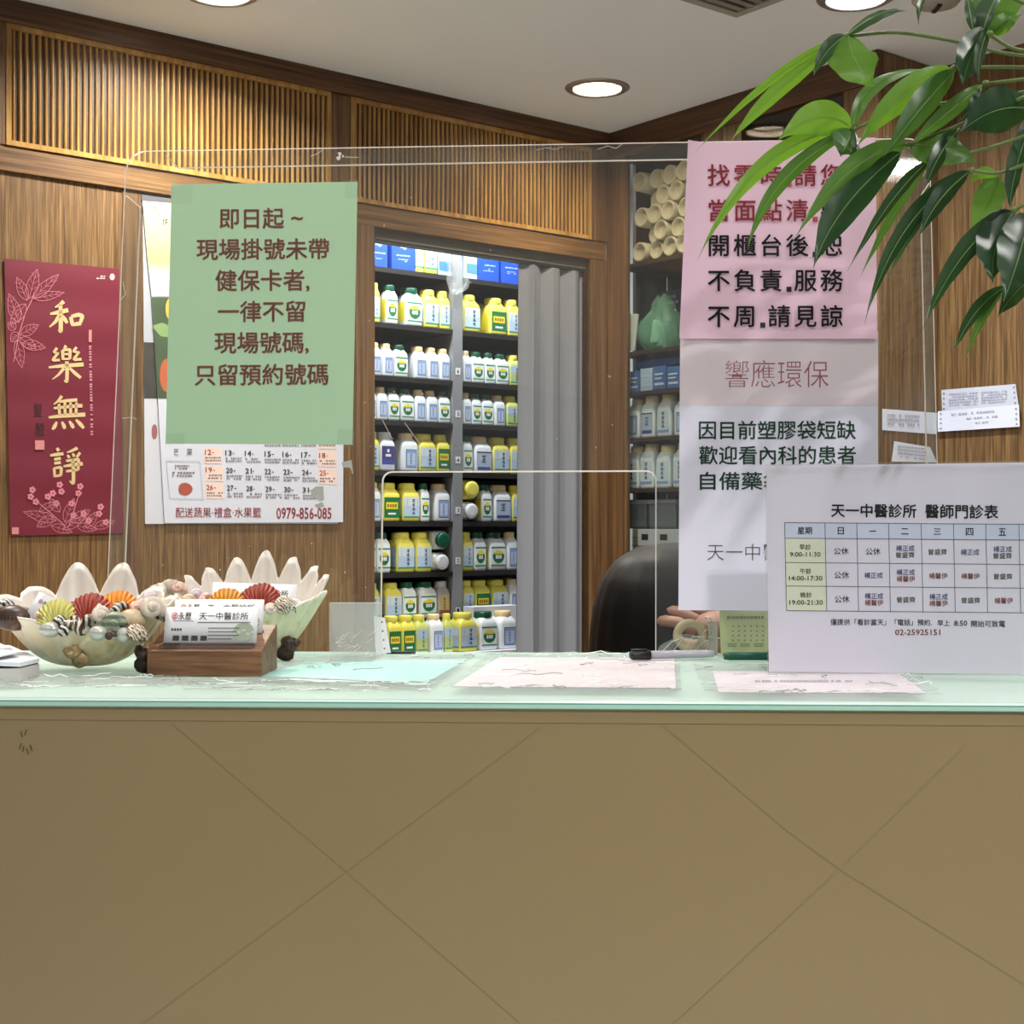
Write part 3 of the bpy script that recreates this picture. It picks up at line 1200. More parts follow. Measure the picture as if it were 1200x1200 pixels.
text(mb, '僅提供「看診當天」「電話」預約,', ST, 973, 1092, 729.3, 7.6, 0.006, slope=0.006)
text(mb, '早上', ST, 1098.5, 1113, 730.2, 7.2, 0.006)
text(mb, '8:50', ST, 1118, 1133.5, 730.4, 6.2, 0.01)
text(mb, '開始可致電', ST, 1138, 1178, 731, 7.6, 0.006, slope=0.004)
text(mt['r'], '02-25925151', ST, 1049, 1102, 741, 6.8, 0.01)
mb.build('black_text', M_INK, t)
mt['b'].build('blue_names', ink('blue_ink', 52, 76, 150), t)
mt['g'].build('olive_names', ink('olive_ink', 78, 88, 52), t)
mt['r'].build('red_names', ink('brick_ink', 158, 70, 52), t)
SQ = SP.off(0.0002)
mb = MB()
for r in range(5):
    pline(mb, SP.off(0.0004), [(colx(0, r), cell_y(r, colx(0, r))), (colx(8, r), cell_y(r, colx(8, r)))], 0.65)
for c in range(9):
    pline(mb, SP.off(0.0004), [(cx[c], cell_y(0, cx[c])), (colx(c, 4), cell_y(4, cx[c]))], 0.65)
mb.build('table_rule', ink('rule_ink', 66, 66, 84), t)


def cellquad(mb, c0, c1, r0, r1):
    P = [(colx(c0, r0), cell_y(r0, cx[c0])), (colx(c1, r0), cell_y(r0, cx[c1])), (colx(c1, r1), cell_y(r1, cx[c1])), (colx(c0, r1), cell_y(r1, cx[c0]))]
    mb.add([SQ.at(*p) for p in P], [(0, 1, 2, 3)])


mb = MB()
cellquad(mb, 0, 8, 0, 1)
mb.build('header_band', mat('table_blue', rgb(208, 212, 236), 0.6), t)
mb = MB()
cellquad(mb, 0, 1, 1, 4)
mb.build('session_band', mat('table_green', rgb(224, 226, 204), 0.6), t)

# clear stand behind the right shell, seen edge lit, with torn film
cs = Pl(TOP.at(440, 776), V((0.05, -1, 0.28)))
t = thing('display_stand', 'empty clear acrylic display stand behind the right-hand shell', 'display stand', TOP.at(395, 774))
mb = MB()
A = [cs.at(*p) for p in ((386, 706), (446, 706), (437, 777), (386, 777))]
A2 = [p - cs.n * 0.002 for p in A]
mb.add(A + A2, [(0, 1, 2, 3), (7, 6, 5, 4)], 0)
mb.add(A + A2, [(0, 1, 5, 4), (1, 2, 6, 5), (2, 3, 7, 6), (3, 0, 4, 7)], 1)
mb.build('front_pane', [clear('hazy_acrylic', rough=0.12, ior=1.5, haze=0.22, hazecol=(0.75, 0.75, 0.74, 1)), M_EDGE], t)
mb = MB()
B = [TOP.at(386, 776) + V((0, 0, .001)), TOP.at(437, 776) + V((0, 0, .001)), TOP.at(437, 776) + V((0.004, 0.07, .001)), TOP.at(386, 776) + V((0, 0.07, .001))]
mb.prism(B, (0, 0, 0.002))
mb.build('foot', M_CLEAR, t)
mb = MB()
Bk = [cs.at(446, 706) - cs.n * .002, cs.at(386, 706) - cs.n * .002, B[3] + V((0, 0, .002)), B[2] + V((0, 0, .002))]
mb.add(Bk, [(0, 1, 2, 3)])
mb.build('back_pane', clear('hazy_acrylic', rough=0.12, ior=1.5, haze=0.22), t)
mb = MB()
cq = cs.off(0.0008)
rnd = random.Random(9)
for i in range(15):
    x, y = rnd.uniform(392, 432), rnd.uniform(742, 770)
    pline(mb, cq, [(x, y), (x + rnd.uniform(4, 14), y - rnd.uniform(1, 9))], rnd.uniform(0.5, 1.1))
mb.build('torn_tape', mat('residue', rgb(214, 206, 196), 0.5), t)
# perforated form leaning behind it
pf = Pl(TOP.at(452, 768), V((0.0, -1, 0.12)))
mb = MB()
mb.sheet(pf, [(438, 722), (451, 724), (458, 765), (440, 766)], 0.0004)
o = mb.build('printer_form', M_WHITE)
tag(o, 'strip of white printer paper with punched holes behind the clear stand', 'paper')
mb = MB()
for y in (729, 739.5, 750, 760):
    mb.ball(pf.at(447.5 + (y - 729) * 0.1, y), 0.0012, 8, 5, sq=(1, 0.3, 1))
mb.build('punched_hole', ink('hole_grey', 120, 120, 130), o)

# yellow-green card in a clear holder, binder clip, film roll on the right
ck = Pl(TOP.at(870, 770), (0, -1, 0.1))
t = thing('card_holder', 'clear holder with a yellow-green stamp card beside the timetable', 'card holder', TOP.at(870, 770))
mb = MB()
mb.sheet(ck, [(843, 716), (902, 716), (902, 768), (845, 768)], 0.0006)
mb.build('card', mat('yellow_green_card', rgb(218, 222, 166), 0.6), t)
mb = MB()
ckt = ck.off(0.0004)
pdots(mb, ckt, 852, 722, 896, 728, 1, seed=2, gap=0.2)
for i in range(6):
    for j in range(4):
        pquad(mb, ckt, 858 + i * 7, 733 + j * 5.5, 860 + i * 7, 734.6 + j * 5.5)
for x in (853, 868, 884):
    pdots(mb, ckt, x, 754, x + 10, 759, 2, seed=x, gap=0)
mb.build('print', ink('stamp_green', 128, 140, 92), t)
mb = MB()
q = ck.off(0.003)
A = [q.at(*p) for p in ((838, 709), (908, 709), (908, 771), (841, 771))]
A2 = [p - ck.n * 0.0014 for p in A]
mb.add(A + A2, [(0, 1, 2, 3), (7, 6, 5, 4)], 0)
mb.add(A + A2, [(0, 1, 5, 4), (1, 2, 6, 5), (2, 3, 7, 6), (3, 0, 4, 7)], 1)
mb.build('front_pane', [M_CLEAR, M_EDGE], t)

bc = Pl(TOP.at(829, 768) + V((0, 0.004, 0)), (0, -1, 0))
t = thing('binder_clip', 'silver wire binder clip beside the yellow-green card', 'clip', bc.at(829, 768))
M_CHROME = mat('chrome', rgb(190, 186, 182), 0.2, metal=0.9)
for dy in (0, 16):
    mb = MB()
    P = [(835, 736 + dy * .9), (829, 738 + dy * .9), (824, 735 + dy * .9), (823, 729 + dy * .9), (827, 724 + dy * .9), (833, 725 + dy * .9), (834, 730 + dy * .9), (829, 733 + dy * .9)]
    mb.tube([bc.at(*p) for p in P], 0.0007, 6)
    mb.build('wire_handle', M_CHROME, t)
mb = MB()
mb.box(*(lambda a, b: (a.x, b.x, a.y, a.y + 0.006, b.z, a.z))(bc.at(831, 728), bc.at(841, 768)), 0)
mb.build('clip_body', mat('clip_body_clear', rgb(176, 170, 168), 0.3), t)

t = thing('tape_roll', 'roll of clear tape in crinkled film beside the binder clip', 'tape', TOP.at(803, 766))
c = TOP.at(806, 766) + V((0, 0.006, 0))
mb = MB()


def dome(u, v):
    a, r = PI * (1 - u), 1 - v * 0.55
    ca, sa = math.cos(a), math.sin(a)
    j = 1 + 0.06 * math.sin(17 * u + 5 * v)
    return c + V((0.033 * ca * r * j, 0.012 * (v - 0.5), 0.021 * sa * r * j + 0.0005))


mb.grid(dome, 26, 5)
mb.build('film_wrap', clear('crinkle', rough=0.08, ior=1.6, haze=0.2, bump=0.8, bscale=90), t)
mb = MB()
for i in range(5):
    a = c + V((-0.028 + 0.012 * i, -0.004, 0.003))
    mb.tube([a, a + V((0.01, 0.002, 0.010 + 0.003 * (i % 3))), a + V((0.024, 0, 0.016 - 0.003 * (i % 2)))], 0.0006, 5)
mb.build('film_crease', M_EDGE, t)
mb = MB()
mb.lathe([(0.010, -0.005), (0.019, -0.005), (0.019, 0.005), (0.010, 0.005), (0.010, -0.005)], 28, Matrix.Translation(c + V((0.004, 0.006, 0.0195))) @ Matrix.Rotation(PI / 2, 4, 'X'), cap=False)
mb.build('tape_ring', mat('tape_tan', rgb(196, 184, 150), 0.35, trans=0.3), t)
#@@PART3

# ------------------------------------------------------------------ hanging scroll on the left wall
W4 = WALL.off(0.004)
W5 = WALL.off(0.0056)
t = thing('hanging_scroll', 'crimson hanging scroll with four gold brush characters on the wood wall', 'scroll', W4.at(76, 628))
M_CRIM = mat('crimson_paper', rgb(106, 15, 39), 0.6, var=0.06, bscale=6)
M_GOLD = mat('gold_ink', rgb(208, 184, 134), 0.5)
M_ROSE = ink('rose_line', 206, 126, 140)
mb = MB()
SC4 = [(5, 303), (139, 315), (145, 625), (12, 628)]
mb.sheet(W4, SC4, 0.001, 0, 8, 40, lambda u, v: 0.0007 * math.sin(v * 34) + 0.0004)
mb.build('paper_sheet', M_CRIM, t)


def brush(mb, plane, box, strokes, wmax):
    """tapered brush strokes: each a list of (x, y, width 0..1) in the unit box, y down"""
    x0, y0, x1, y1 = box
    for st in strokes:
        pts = []
        for k in range(len(st) - 1):
            for i in range(6):
                f = i / 6
                pts.append([st[k][j] * (1 - f) + st[k + 1][j] * f for j in range(3)])
        pts.append(list(st[-1]))
        # smooth the corners of the polyline
        for _ in range(2):
            pts = [pts[0]] + [[(pts[i - 1][j] + 2 * pts[i][j] + pts[i + 1][j]) / 4 for j in range(3)] for i in range(1, len(pts) - 1)] + [pts[-1]]
        L, R = [], []
        for i, p in enumerate(pts):
            q0, q1 = pts[max(i - 1, 0)], pts[min(i + 1, len(pts) - 1)]
            dx, dy = (q1[0] - q0[0]) * (x1 - x0), (q1[1] - q0[1]) * (y1 - y0)
            l = math.hypot(dx, dy) or 1
            wd = wmax * p[2] / 2
            X, Y = x0 + p[0] * (x1 - x0), y0 + p[1] * (y1 - y0)
            L.append(plane.at(X - dy / l * wd, Y + dx / l * wd))
            R.append(plane.at(X + dy / l * wd, Y - dx / l * wd))
        n = len(L)
        mb.add(L + R, [(i, i + 1, n + i + 1, n + i) for i in range(n - 1)])


HE = [[(.42, .03, .9), (.30, .14, .7), (.16, .22, .3)], [(.02, .42, .5), (.25, .37, .9), (.55, .30, 1)], [(.32, .12, .8), (.33, .5, .9), (.33, .98, .9), (.26, .90, .3)],
      [(.30, .45, .9), (.18, .66, .7), (.0, .82, .3)], [(.36, .46, .6), (.46, .60, .9), (.52, .70, .6)], [(.62, .50, .7), (.66, .68, .9), (.68, .78, .6)],
      [(.64, .50, .7), (.84, .44, .9), (.97, .48, .9), (.90, .70, .7)], [(.67, .76, .6), (.82, .72, .9), (.93, .72, .7)]]
LE_ = [[(.50, .0, .8), (.44, .08, .5)], [(.40, .12, .8), (.41, .38, .7)], [(.40, .12, .6), (.62, .10, .8), (.60, .36, .7)], [(.41, .23, .5), (.60, .22, .6)], [(.41, .36, .5), (.60, .35, .6)],
       [(.24, .06, .7), (.14, .18, .6), (.28, .20, .5)], [(.28, .18, .6), (.10, .40, .7), (.32, .38, .6)], [(.80, .04, .7), (.70, .16, .6), (.88, .18, .5)], [(.88, .16, .6), (.70, .38, .7), (.94, .36, .7)],
       [(.0, .58, .5), (.4, .54, .9), (1.0, .50, 1)], [(.52, .42, .9), (.53, .7, .9), (.52, .98, .8), (.44, .92, .3)], [(.44, .60, .8), (.28, .78, .6), (.10, .90, .2)], [(.60, .60, .6), (.76, .74, .9), (.92, .86, .7)]]
WU = [[(.36, .0, .8), (.26, .14, .6), (.14, .24, .3)], [(.28, .16, .6), (.5, .13, .8), (.78, .11, .8)], [(.14, .34, .6), (.5, .30, .8), (.92, .27, .9)], [(.0, .60, .6), (.4, .55, 1), (1.0, .52, 1)],
      [(.28, .22, .7), (.30, .56, .7)], [(.44, .18, .7), (.45, .55, .7)], [(.60, .18, .7), (.60, .54, .7)], [(.76, .18, .7), (.74, .53, .7)],
      [(.22, .72, .5), (.16, .86, 1), (.10, .94, .5)], [(.36, .72, .5), (.42, .84, 1), (.44, .92, .6)], [(.56, .70, .5), (.64, .82, 1), (.68, .90, .6)], [(.74, .66, .5), (.86, .78, 1), (.96, .90, .7)]]
ZH = [[(.22, .02, .7), (.28, .10, .9)], [(.02, .22, .6), (.2, .19, .9), (.42, .17, .8)], [(.14, .32, .7), (.34, .29, .8)], [(.14, .42, .7), (.34, .40, .8)], [(.14, .54, .7), (.16, .78, .7)], [(.14, .55, .6), (.36, .52, .8), (.34, .74, .7)],
      [(.16, .76, .6), (.34, .73, .7)], [(.84, .02, .8), (.66, .10, .7), (.52, .14, .3)], [(.54, .20, .6), (.60, .28, .8)], [(.70, .16, .6), (.74, .25, .8)], [(.92, .14, .7), (.82, .26, .7)],
      [(.50, .36, .6), (.72, .33, .8), (.88, .31, .8), (.86, .60, .7)], [(.42, .50, .5), (.7, .46, 1), (1.0, .43, .9)], [(.50, .63, .6), (.86, .58, .8)], [(.70, .30, .8), (.72, .6, .9), (.72, .96, .9), (.60, .88, .3)]]
for nm, st, box, wm in (('first_character', HE, (58, 352, 98, 390), 5.4), ('second_character', LE_, (57, 405, 98, 449), 4.8), ('third_character', WU, (57, 464, 100, 506), 4.8), ('fourth_character', ZH, (58, 524, 97, 569), 4.6)):
    mb = MB()
    brush(mb, W5, box, st, wm)
    mb.build('gold_character', M_GOLD, t)
mb = MB()
text(mb, '聖', W5, 39.5, 49.5, 480.5, 15, 0.0)
text(mb, '嚴', W5, 40.5, 52.5, 503.5, 15, 0.0)
mb.build('signature', ink('brush_black', 40, 22, 30), t)
mb = MB()
pquad(mb, W5, 41, 516, 52, 527)
pquad(mb, W5, 14, 618, 22, 626)
pquad(mb, W5, 104, 386.5, 107.5, 401)
mb.build('seal', ink('seal_rose', 196, 128, 124), t)
mb = MB()
rnd = random.Random(2)
y = 405
while y < 510:
    pquad(mb, W5, 104 + (y - 400) * 0.02, y, 107 + (y - 400) * 0.02, y + rnd.uniform(1.2, 2.4))
    y += rnd.choice((3.1, 3.1, 3.1, 5.5))
mb.build('small_print', ink('small_rose', 196, 130, 140), t)
mb = MB()
mb.add([W5.at(131.5 + 3 * math.cos(a), 324.5 + 4 * math.sin(a)) for a in [2 * PI * i / 10 for i in range(10)]], [tuple(range(10))])
pdots(mb, W5, 113, 323, 126, 328, 2, seed=4)
mb.build('emblem', ink('emblem_cream', 230, 190, 180), t)


def leafline(mb, x, y, a, L, wd):
    """outlined leaf: two arcs and a midrib"""
    ca, sa = math.cos(a), math.sin(a)
    up, dn, mid = [], [], []
    for i in range(9):
        f = i / 8
        o_ = wd * math.sin(PI * f ** 0.8)
        up.append((x + ca * L * f - sa * o_, y + sa * L * f + ca * o_))
        dn.append((x + ca * L * f + sa * o_, y + sa * L * f - ca * o_))
    pline(mb, W5, up, 0.55)
    pline(mb, W5, dn, 0.55)
    pline(mb, W5, [(x, y), (x + ca * L * .9, y + sa * L * .9)], 0.4)
    for k in (.3, .5, .7):
        pline(mb, W5, [(x + ca * L * k, y + sa * L * k), (x + ca * L * (k + .15) - sa * wd * .7, y + sa * L * (k + .15) + ca * wd * .7)], 0.35)
        pline(mb, W5, [(x + ca * L * k, y + sa * L * k), (x + ca * L * (k + .15) + sa * wd * .7, y + sa * L * (k + .15) - ca * wd * .7)], 0.35)


mb = MB()
rnd = random.Random(12)
for x, y, a, L, wd in ((32, 352, -2.0, 30, 6), (34, 350, -1.3, 36, 7), (38, 350, -0.75, 42, 6), (40, 350, -0.2, 36, 5), (30, 356, 2.2, 30, 7), (22, 378, -1.9, 36, 7), (24, 392, -0.5, 24, 6), (22, 390, 2.3, 14, 6), (24, 396, 0.6, 22, 6), (20, 398, 1.4, 34, 6), (26, 402, 0.2, 28, 6), (18, 386, -2.4, 12, 5)):
    leafline(mb, x, y, a, L, wd)
pline(mb, W5, [(40, 346), (30, 366), (22, 392), (16, 424)], 0.9)
mb.build('flower_line_art', M_ROSE, t)
mb = MB()
for x, y, a, L, wd in ((66, 610, 3.4, 40, 6), (62, 606, 2.6, 22, 6), (70, 600, -2.2, 20, 5), (76, 612, -1.2, 30, 6), (84, 612, -0.6, 26, 6), (90, 616, 0.2, 24, 5), (100, 618, -0.9, 24, 5), (60, 616, 0.3, 26, 5), (110, 618, -0.3, 26, 5), (74, 620, -0.5, 30, 5), (46, 600, -0.5, 24, 5)):
    leafline(mb, x, y, a, L, wd)
for x, y in ((38, 574), (36, 582), (42, 588), (56, 582), (62, 578), (70, 568), (72, 576), (94, 570), (92, 578), (66, 590), (84, 590), (98, 602), (118, 594), (116, 602), (86, 604), (104, 610), (124, 612)):
    for k in range(5):
        a = 2 * PI * k / 5
        mb.add([W5.at(x + 2.4 * math.cos(a) + 1.7 * math.cos(b), y + 2.4 * math.sin(a) + 1.7 * math.sin(b)) for b in [2 * PI * i / 7 for i in range(7)]], [tuple(range(7))])
pline(mb, W5, [(40, 585), (58, 600), (76, 616)], 0.9)
pline(mb, W5, [(94, 575), (86, 600), (80, 618)], 0.9)
mb.build('flower_line_art', M_ROSE, t)

# ------------------------------------------------------------------ wall calendars
W3, W35 = WALL.off(0.003), WALL.off(0.0034)
t = thing('wall_calendar', 'rear wall calendar whose grey and white edge shows left of the front one', 'calendar', W3.at(282, 614))
mb = MB()
mb.sheet(W3, [(167, 230), (398, 262), (396, 614), (170, 614)], 0.001)
mb.build('paper_sheet', mat('calendar_grey', rgb(206, 206, 216), 0.6), t)
mb = MB()
mb.add([W35.at(*p) for p in ((167, 240), (394, 267), (394, 407), (168.5, 401))], [(0, 1, 2, 3)])
mb.build('pale_picture', mat('calendar_fog', rgb(176, 178, 186), 0.6), t)
mb = MB()
mb.add([W35.at(*p) for p in ((168.5, 401), (394, 407), (394, 468), (169, 467))], [(0, 1, 2, 3)])
mb.build('dark_picture', mat('calendar_dark', rgb(62, 58, 52), 0.6, var=0.6, bscale=25), t)
mb = MB()
mb.add([W35.at(*p) for p in ((166, 228), (398, 260), (398, 266), (166, 235))], [(0, 1, 2, 3)])
mb.build('metal_strip', mat('tin_strip', rgb(150, 150, 156), 0.3, metal=0.7), t)
mb = MB()
mb.add([W35.at(181 + 3.5 * math.cos(a), 506 + 9 * math.sin(a)) for a in [2 * PI * i / 12 for i in range(12)]], [tuple(range(12))])
mb.build('printed_fruit', ink('plum', 150, 96, 92), t)

W6 = WALL.off(0.0075)
W7 = W6.off(0.0006)
t = thing('wall_calendar', 'front wall calendar with a mango month sheet behind the green notice', 'calendar', W6.at(297, 613))
FT, FB = ((168, 240), (404, 268)), ((193, 613), (402, 612))


def fc(px, py):
    return (px, py)


def lft(y):
    P = [(240, 167.5), (300, 172.5), (345, 177.5), (468, 185), (613, 193)]
    for (a, b), (c, d) in zip(P[:-1], P[1:]):
        if y <= c:
            return b + (d - b) * (y - a) / (c - a)
    return 193


ys = [240, 300, 345, 400, 468, 540, 613]
mb = MB()
vs = []
for y in ys:
    vs += [W6.at(lft(y), y), W6.at(404 - 2 * (y - 240) / 373, y + (28 * (613 - y) / 373) * 0 - (1 if y == 613 else 0))]
mb.add(vs, [(2 * i, 2 * i + 1, 2 * i + 3, 2 * i + 2) for i in range(len(ys) - 1)])
vb = [p - W6.n * 0.0012 for p in vs]
mb.add(vs + vb, [(0, 1, 15, 14), (12, 13, 27, 26)] + [(2 * i, 2 * i + 2, 2 * i + 16, 2 * i + 14) for i in range(6)] + [(2 * i + 1, 2 * i + 3, 2 * i + 17, 2 * i + 15) for i in range(6)] + [(2 * i + 14, 2 * i + 15, 2 * i + 17, 2 * i + 16) for i in range(6)])
mb.build('paper_sheet', mat('calendar_white', rgb(208, 210, 224), 0.6), t)
gm = bpy.data.materials.new('poster_wash')
gm.use_nodes = True
nt = gm.node_tree
b = nt.nodes['Principled BSDF']
b.inputs['Roughness'].default_value = 0.6
tc = nt.nodes.new('ShaderNodeTexCoord')
sp = nt.nodes.new('ShaderNodeSeparateXYZ')
cr = nt.nodes.new('ShaderNodeValToRGB')
nt.links.new(tc.outputs['Generated'], sp.inputs[0])
nt.links.new(sp.outputs['Z'], cr.inputs[0])
e = cr.color_ramp.elements
e[0].position, e[0].color = 0.0, rgb(206, 206, 206)
e[1].position, e[1].color = 1.0, rgb(218, 212, 172)
q = e.new(0.24)
q.color = rgb(208, 206, 190)
q = e.new(0.36)
q.color = rgb(208, 196, 122)
nt.links.new(cr.outputs[0], b.inputs['Base Color'])
mb = MB()
mb.add([W7.at(*p) for p in ((167.6, 240), (179, 236.5), (200, 238), (402, 266), (401, 348), (lft(347), 347), (lft(300), 300))], [tuple(range(7))])
mb.build('yellow_picture', gm, t)
mb = MB()
mb.add([W7.at(*p) for p in ((lft(348), 348), (401, 350), (400, 468), (lft(467), 467), (lft(400), 400))], [tuple(range(5))])
mb.build('fruit_picture', mat('leaf_print', rgb(66, 84, 56), 0.6, var=0.5, bscale=22), t)
W8 = W7.off(0.0004)
mb = MB()
mb.add([W8.at(*p) for p in ((178, 382), (190, 378), (202, 384), (202, 396), (188, 394))], [tuple(range(5))])
mb.build('printed_leaf', ink('leaf_green_print', 128, 158, 100), t)
mb = MB()
mb.add([W8.at(196 + 9 * math.cos(a), 440 + 20 * math.sin(a)) for a in [2 * PI * i / 18 for i in range(18)]], [tuple(range(18))])
mb.add([W8.at(201 + 7 * math.cos(a), 362 + 14 * math.sin(a)) for a in [2 * PI * i / 18 for i in range(18)]], [tuple(range(18))], 1)
mb.build('printed_mango', [ink('mango_red', 186, 92, 58), ink('mango_yellow', 226, 176, 70)], t)
mb = MB()
brush(mb, W8, (176, 240, 190, 258), [[(.1, .1, .5), (.5, .2, .6)], [(.5, .0, .5), (.2, .6, .5)], [(.6, .4, .5), (1, .6, .5)], [(.7, .5, .5), (.8, 1, .5)]], 1.2)
brush(mb, W8, (190, 256, 197, 264), [[(.1, .3, .8), (.4, .3, .8)], [(.25, .0, .8), (.25, 1, .8)], [(.5, .2, .8), (1, .2, .8)], [(.5, .6, .8), (1, .6, .8)], [(.6, .1, .8), (.6, 1, .8)]], 1.4)
mb.build('brush_writing', ink('calendar_ink', 92, 84, 66), t)
M_PEACH = mat('peach_cell', rgb(234, 206, 196), 0.6)
red, blk, fine = MB(), MB(), MB()
pk = MB()
days = [[(12, 240), (13, 264), (14, 287), (15, 310), (16, 331), (17, 353), (18, 374)], [(19, 241), (20, 265), (21, 287.5), (22, 310), (23, 332), (24, 354), (25, 374.5)], [(26, 242), (27, 266), (28, 288.5), (29, 311), (30, 333), (31, 354.5)]]
for r, row in enumerate(days):
    for d, x in row:
        yy = 530 + r * 20.6 + (x - 240) * 0.028 + (0 if r < 2 else 0)
        hol = d in (12, 19, 26, 18, 25)
        text(red if hol else blk, str(d), W8, x, x + 7.6, yy, 6.4, 0.02)
        pdots(red if hol else blk, W8, x + 8.6, yy, x + 11, yy + 2, 1, seed=d, gap=0)
        pdots(fine, W8, x + 0.5, yy + 5.5, x + 19, yy + 12, 2, seed=d + 50, gap=0.3)
        if hol:
            P = [(x - 1.5, yy - 5.5), (x + 20, yy - 5), (x + 20.3, yy + 13.5), (x - 1, yy + 13)]
            pk.add([W7.at(*p) for p in P], [(0, 1, 2, 3)])
for x in (310, 331, 353, 374):
    pdots(fine, W8, x, 521, x + 19, 524.5, 1, seed=x, gap=.2)
pk.add([W7.at(*p) for p in ((373, 520), (394, 520), (394, 526), (373, 526))], [(0, 1, 2, 3)])
text(blk, '芒', W8, 203.5, 209.5, 529.5, 7.5)
text(blk, '果', W8, 218.5, 225.5, 530, 8)
mb = MB()
text(mb, '配送蔬果·禮盒·水果籃', W8, 206, 306, 600.5, 12, 0.004)
text(mb, '0979-856-085', W8, 324, 388.5, 601.5, 13.5, 0.014)
mb.build('red_text', ink('calendar_red', 178, 58, 70), t)
red.build('red_dates', ink('date_red', 190, 92, 80), t)
blk.build('black_dates', ink('date_black', 52, 50, 58), t)
fine.build('fine_print', ink('date_grey', 128, 122, 128), t)
pk.build('holiday_cell', M_PEACH, t)
mb = MB()
bx = [(195, 540), (234, 541), (238, 585), (199, 584)]
pline(mb, W8, bx + [bx[0]], 0.8)
mb.build('card_outline', ink('outline_blue', 176, 178, 194), t)
mb = MB()
pdots(mb, W8, 205, 545, 222, 551, 2, seed=3, gap=.2)
pdots(mb, W8, 202, 553, 228, 560, 2, seed=6, gap=.2)
mb.build('card_print', ink('card_grey', 120, 104, 112), t)
mb = MB()
mb.add([W8.at(217 + 8.3 * math.cos(a) * (1 + .06 * math.cos(3 * a)), 573 + 7.3 * math.sin(a)) for a in [2 * PI * i / 18 for i in range(18)]], [tuple(range(18))])
mb.build('printed_lychee', ink('lychee', 168, 74, 54), t)
mb = MB()
pg6 = GUARD.off(0.0008)
rnd = random.Random(6)
for P in ([(364, 575), (370, 570), (379, 570), (380, 586), (374, 588), (372, 580), (366, 586)], [(368, 592), (378, 588), (380, 594), (372, 596)], [(400, 542), (412, 539), (414, 556), (410, 548), (402, 548)]):
    mb.add([pg6.at(*p) for p in P], [tuple(range(len(P)))])
mb.build('tape_residue', mat('residue_grey', rgb(178, 176, 170), 0.6), g)

# ------------------------------------------------------------------ printed slips pinned to the right
ECK = CORNER - N * rE
END = Pl(ECK + N * 0, N * -1)                # end panel of the cabinet, parallel to the left wall
RW = Pl(CORNER + U * sR, -U)


def slip(plane, pts, lab, holes, bands, sd, lift=0.002, bulge=None):
    pl = plane.off(lift)
    mb = MB()
    mb.sheet(pl, pts, 0.0005, 0, 8, 2, bulge)
    o = mb.build('printed_slip', mat('slip_white' if sd != 3 else 'slip_grey_white', rgb(222, 226, 240) if sd != 3 else rgb(204, 208, 222), 0.65))
    tag(o, lab, 'slip')
    p2 = pl.off(0.0012 if not bulge else 0.0022)
    mb = MB()
    for (x0, y0, x1, y1, rw, slp) in bands:
        pdots(mb, p2, x0, y0, x1, y1, rw, seed=sd, gap=0.25, slope=slp)
    mb.build('fine_print', ink('slip_grey', 172, 172, 190), o)
    if holes:
        mb = MB()
        for (x, y) in holes:
            mb.add([p2.at(x + 1.1 * math.cos(a), y + 1.1 * math.sin(a)) for a in [2 * PI * i / 8 for i in range(8)]], [tuple(range(8))])
        mb.build('punched_hole', ink('hole_ink', 132, 126, 130), o)
    return o


slip(END, [(1034, 479), (1100, 484), (1098, 509), (1034, 504)], 'printed white slip on the end panel, directly right of the pale notice', None, [(1040, 485, 1078, 500, 3, 0.05)], 1)
slip(END, [(1048, 517), (1090, 524), (1098, 542), (1045, 541)], 'curled white slip on the end panel, just above the timetable', None, [(1052, 522, 1085, 538, 4, 0.1)], 2)
slip(RW, [(1103, 457), (1190, 450), (1194, 478), (1104, 483)], 'upper of two punched white slips on the right wall', [(1106, 461), (1106, 467), (1106, 473), (1106, 479), (1188, 454), (1188.5, 460), (1189, 466), (1189.5, 472)],
     [(1112, 461, 1146, 477, 5, -0.06), (1150, 459, 1180, 474, 5, -0.06)], 3, 0.002)
slip(RW, [(1099, 482), (1194, 474), (1195, 500), (1099, 506)], 'lower of two punched white slips on the right wall', [(1102.5, 485), (1102.5, 491), (1102.5, 496), (1102.5, 502), (1190.5, 479), (1191, 485), (1191, 491), (1191.5, 497)],
     [(1110, 485, 1165, 489, 1, -0.08), (1128, 490, 1170, 493, 1, -0.08), (1138, 495, 1158, 498, 1, -0.08)], 4, 0.011)

# ------------------------------------------------------------------ dispensary: shelving, bottles, curtain
E0 = 0.50                                    # shelf front, this far behind the wall face
SHP = WALL.off(-E0)
SB = SHP.off(-0.012)                         # front face of the bottles
row_y = [311, 376.5, 439, 491, 551, 611, 672, 728]
row_z = [wlz(437, y, SHP) for y in row_y]
s_l, s_r = wls(405, SHP), wls(720, SHP)
p0, p1 = wls(531.2, SHP), wls(542, SHP)
t = thing('shelving_unit', 'dark steel shelving with a grey post, seen through the doorway', 'shelving', room((s_l + s_r) / 2, E0, 0))
mb = MB()
mb.box(p0, p1, E0, E0 + 0.30, 0.02, 2.25)
mb.build('upright', M_POST, t, **LW)
for s in (s_l - 0.03, s_r):
    mb = MB()
    mb.box(s, s + 0.03, E0, E0 + 0.30, 0.0, 2.25)
    mb.build('upright', M_POST, t, **LW)
for z in row_z + [row_z[7] - 0.17, row_z[7] - 0.4]:
    for a, b in ((s_l, p0), (p1, s_r)):
        mb = MB()
        mb.box(a + 0.0005, b - 0.0005, E0 + 0.002, E0 + 0.298, z - 0.016, z - 0.0005)
        mb.build('shelf', M_STEEL, t, **LW)
mb = MB()
mb.box(s_l - 0.03, s_r + 0.03, E0 + 0.30, E0 + 0.31, 0.0, 2.25)
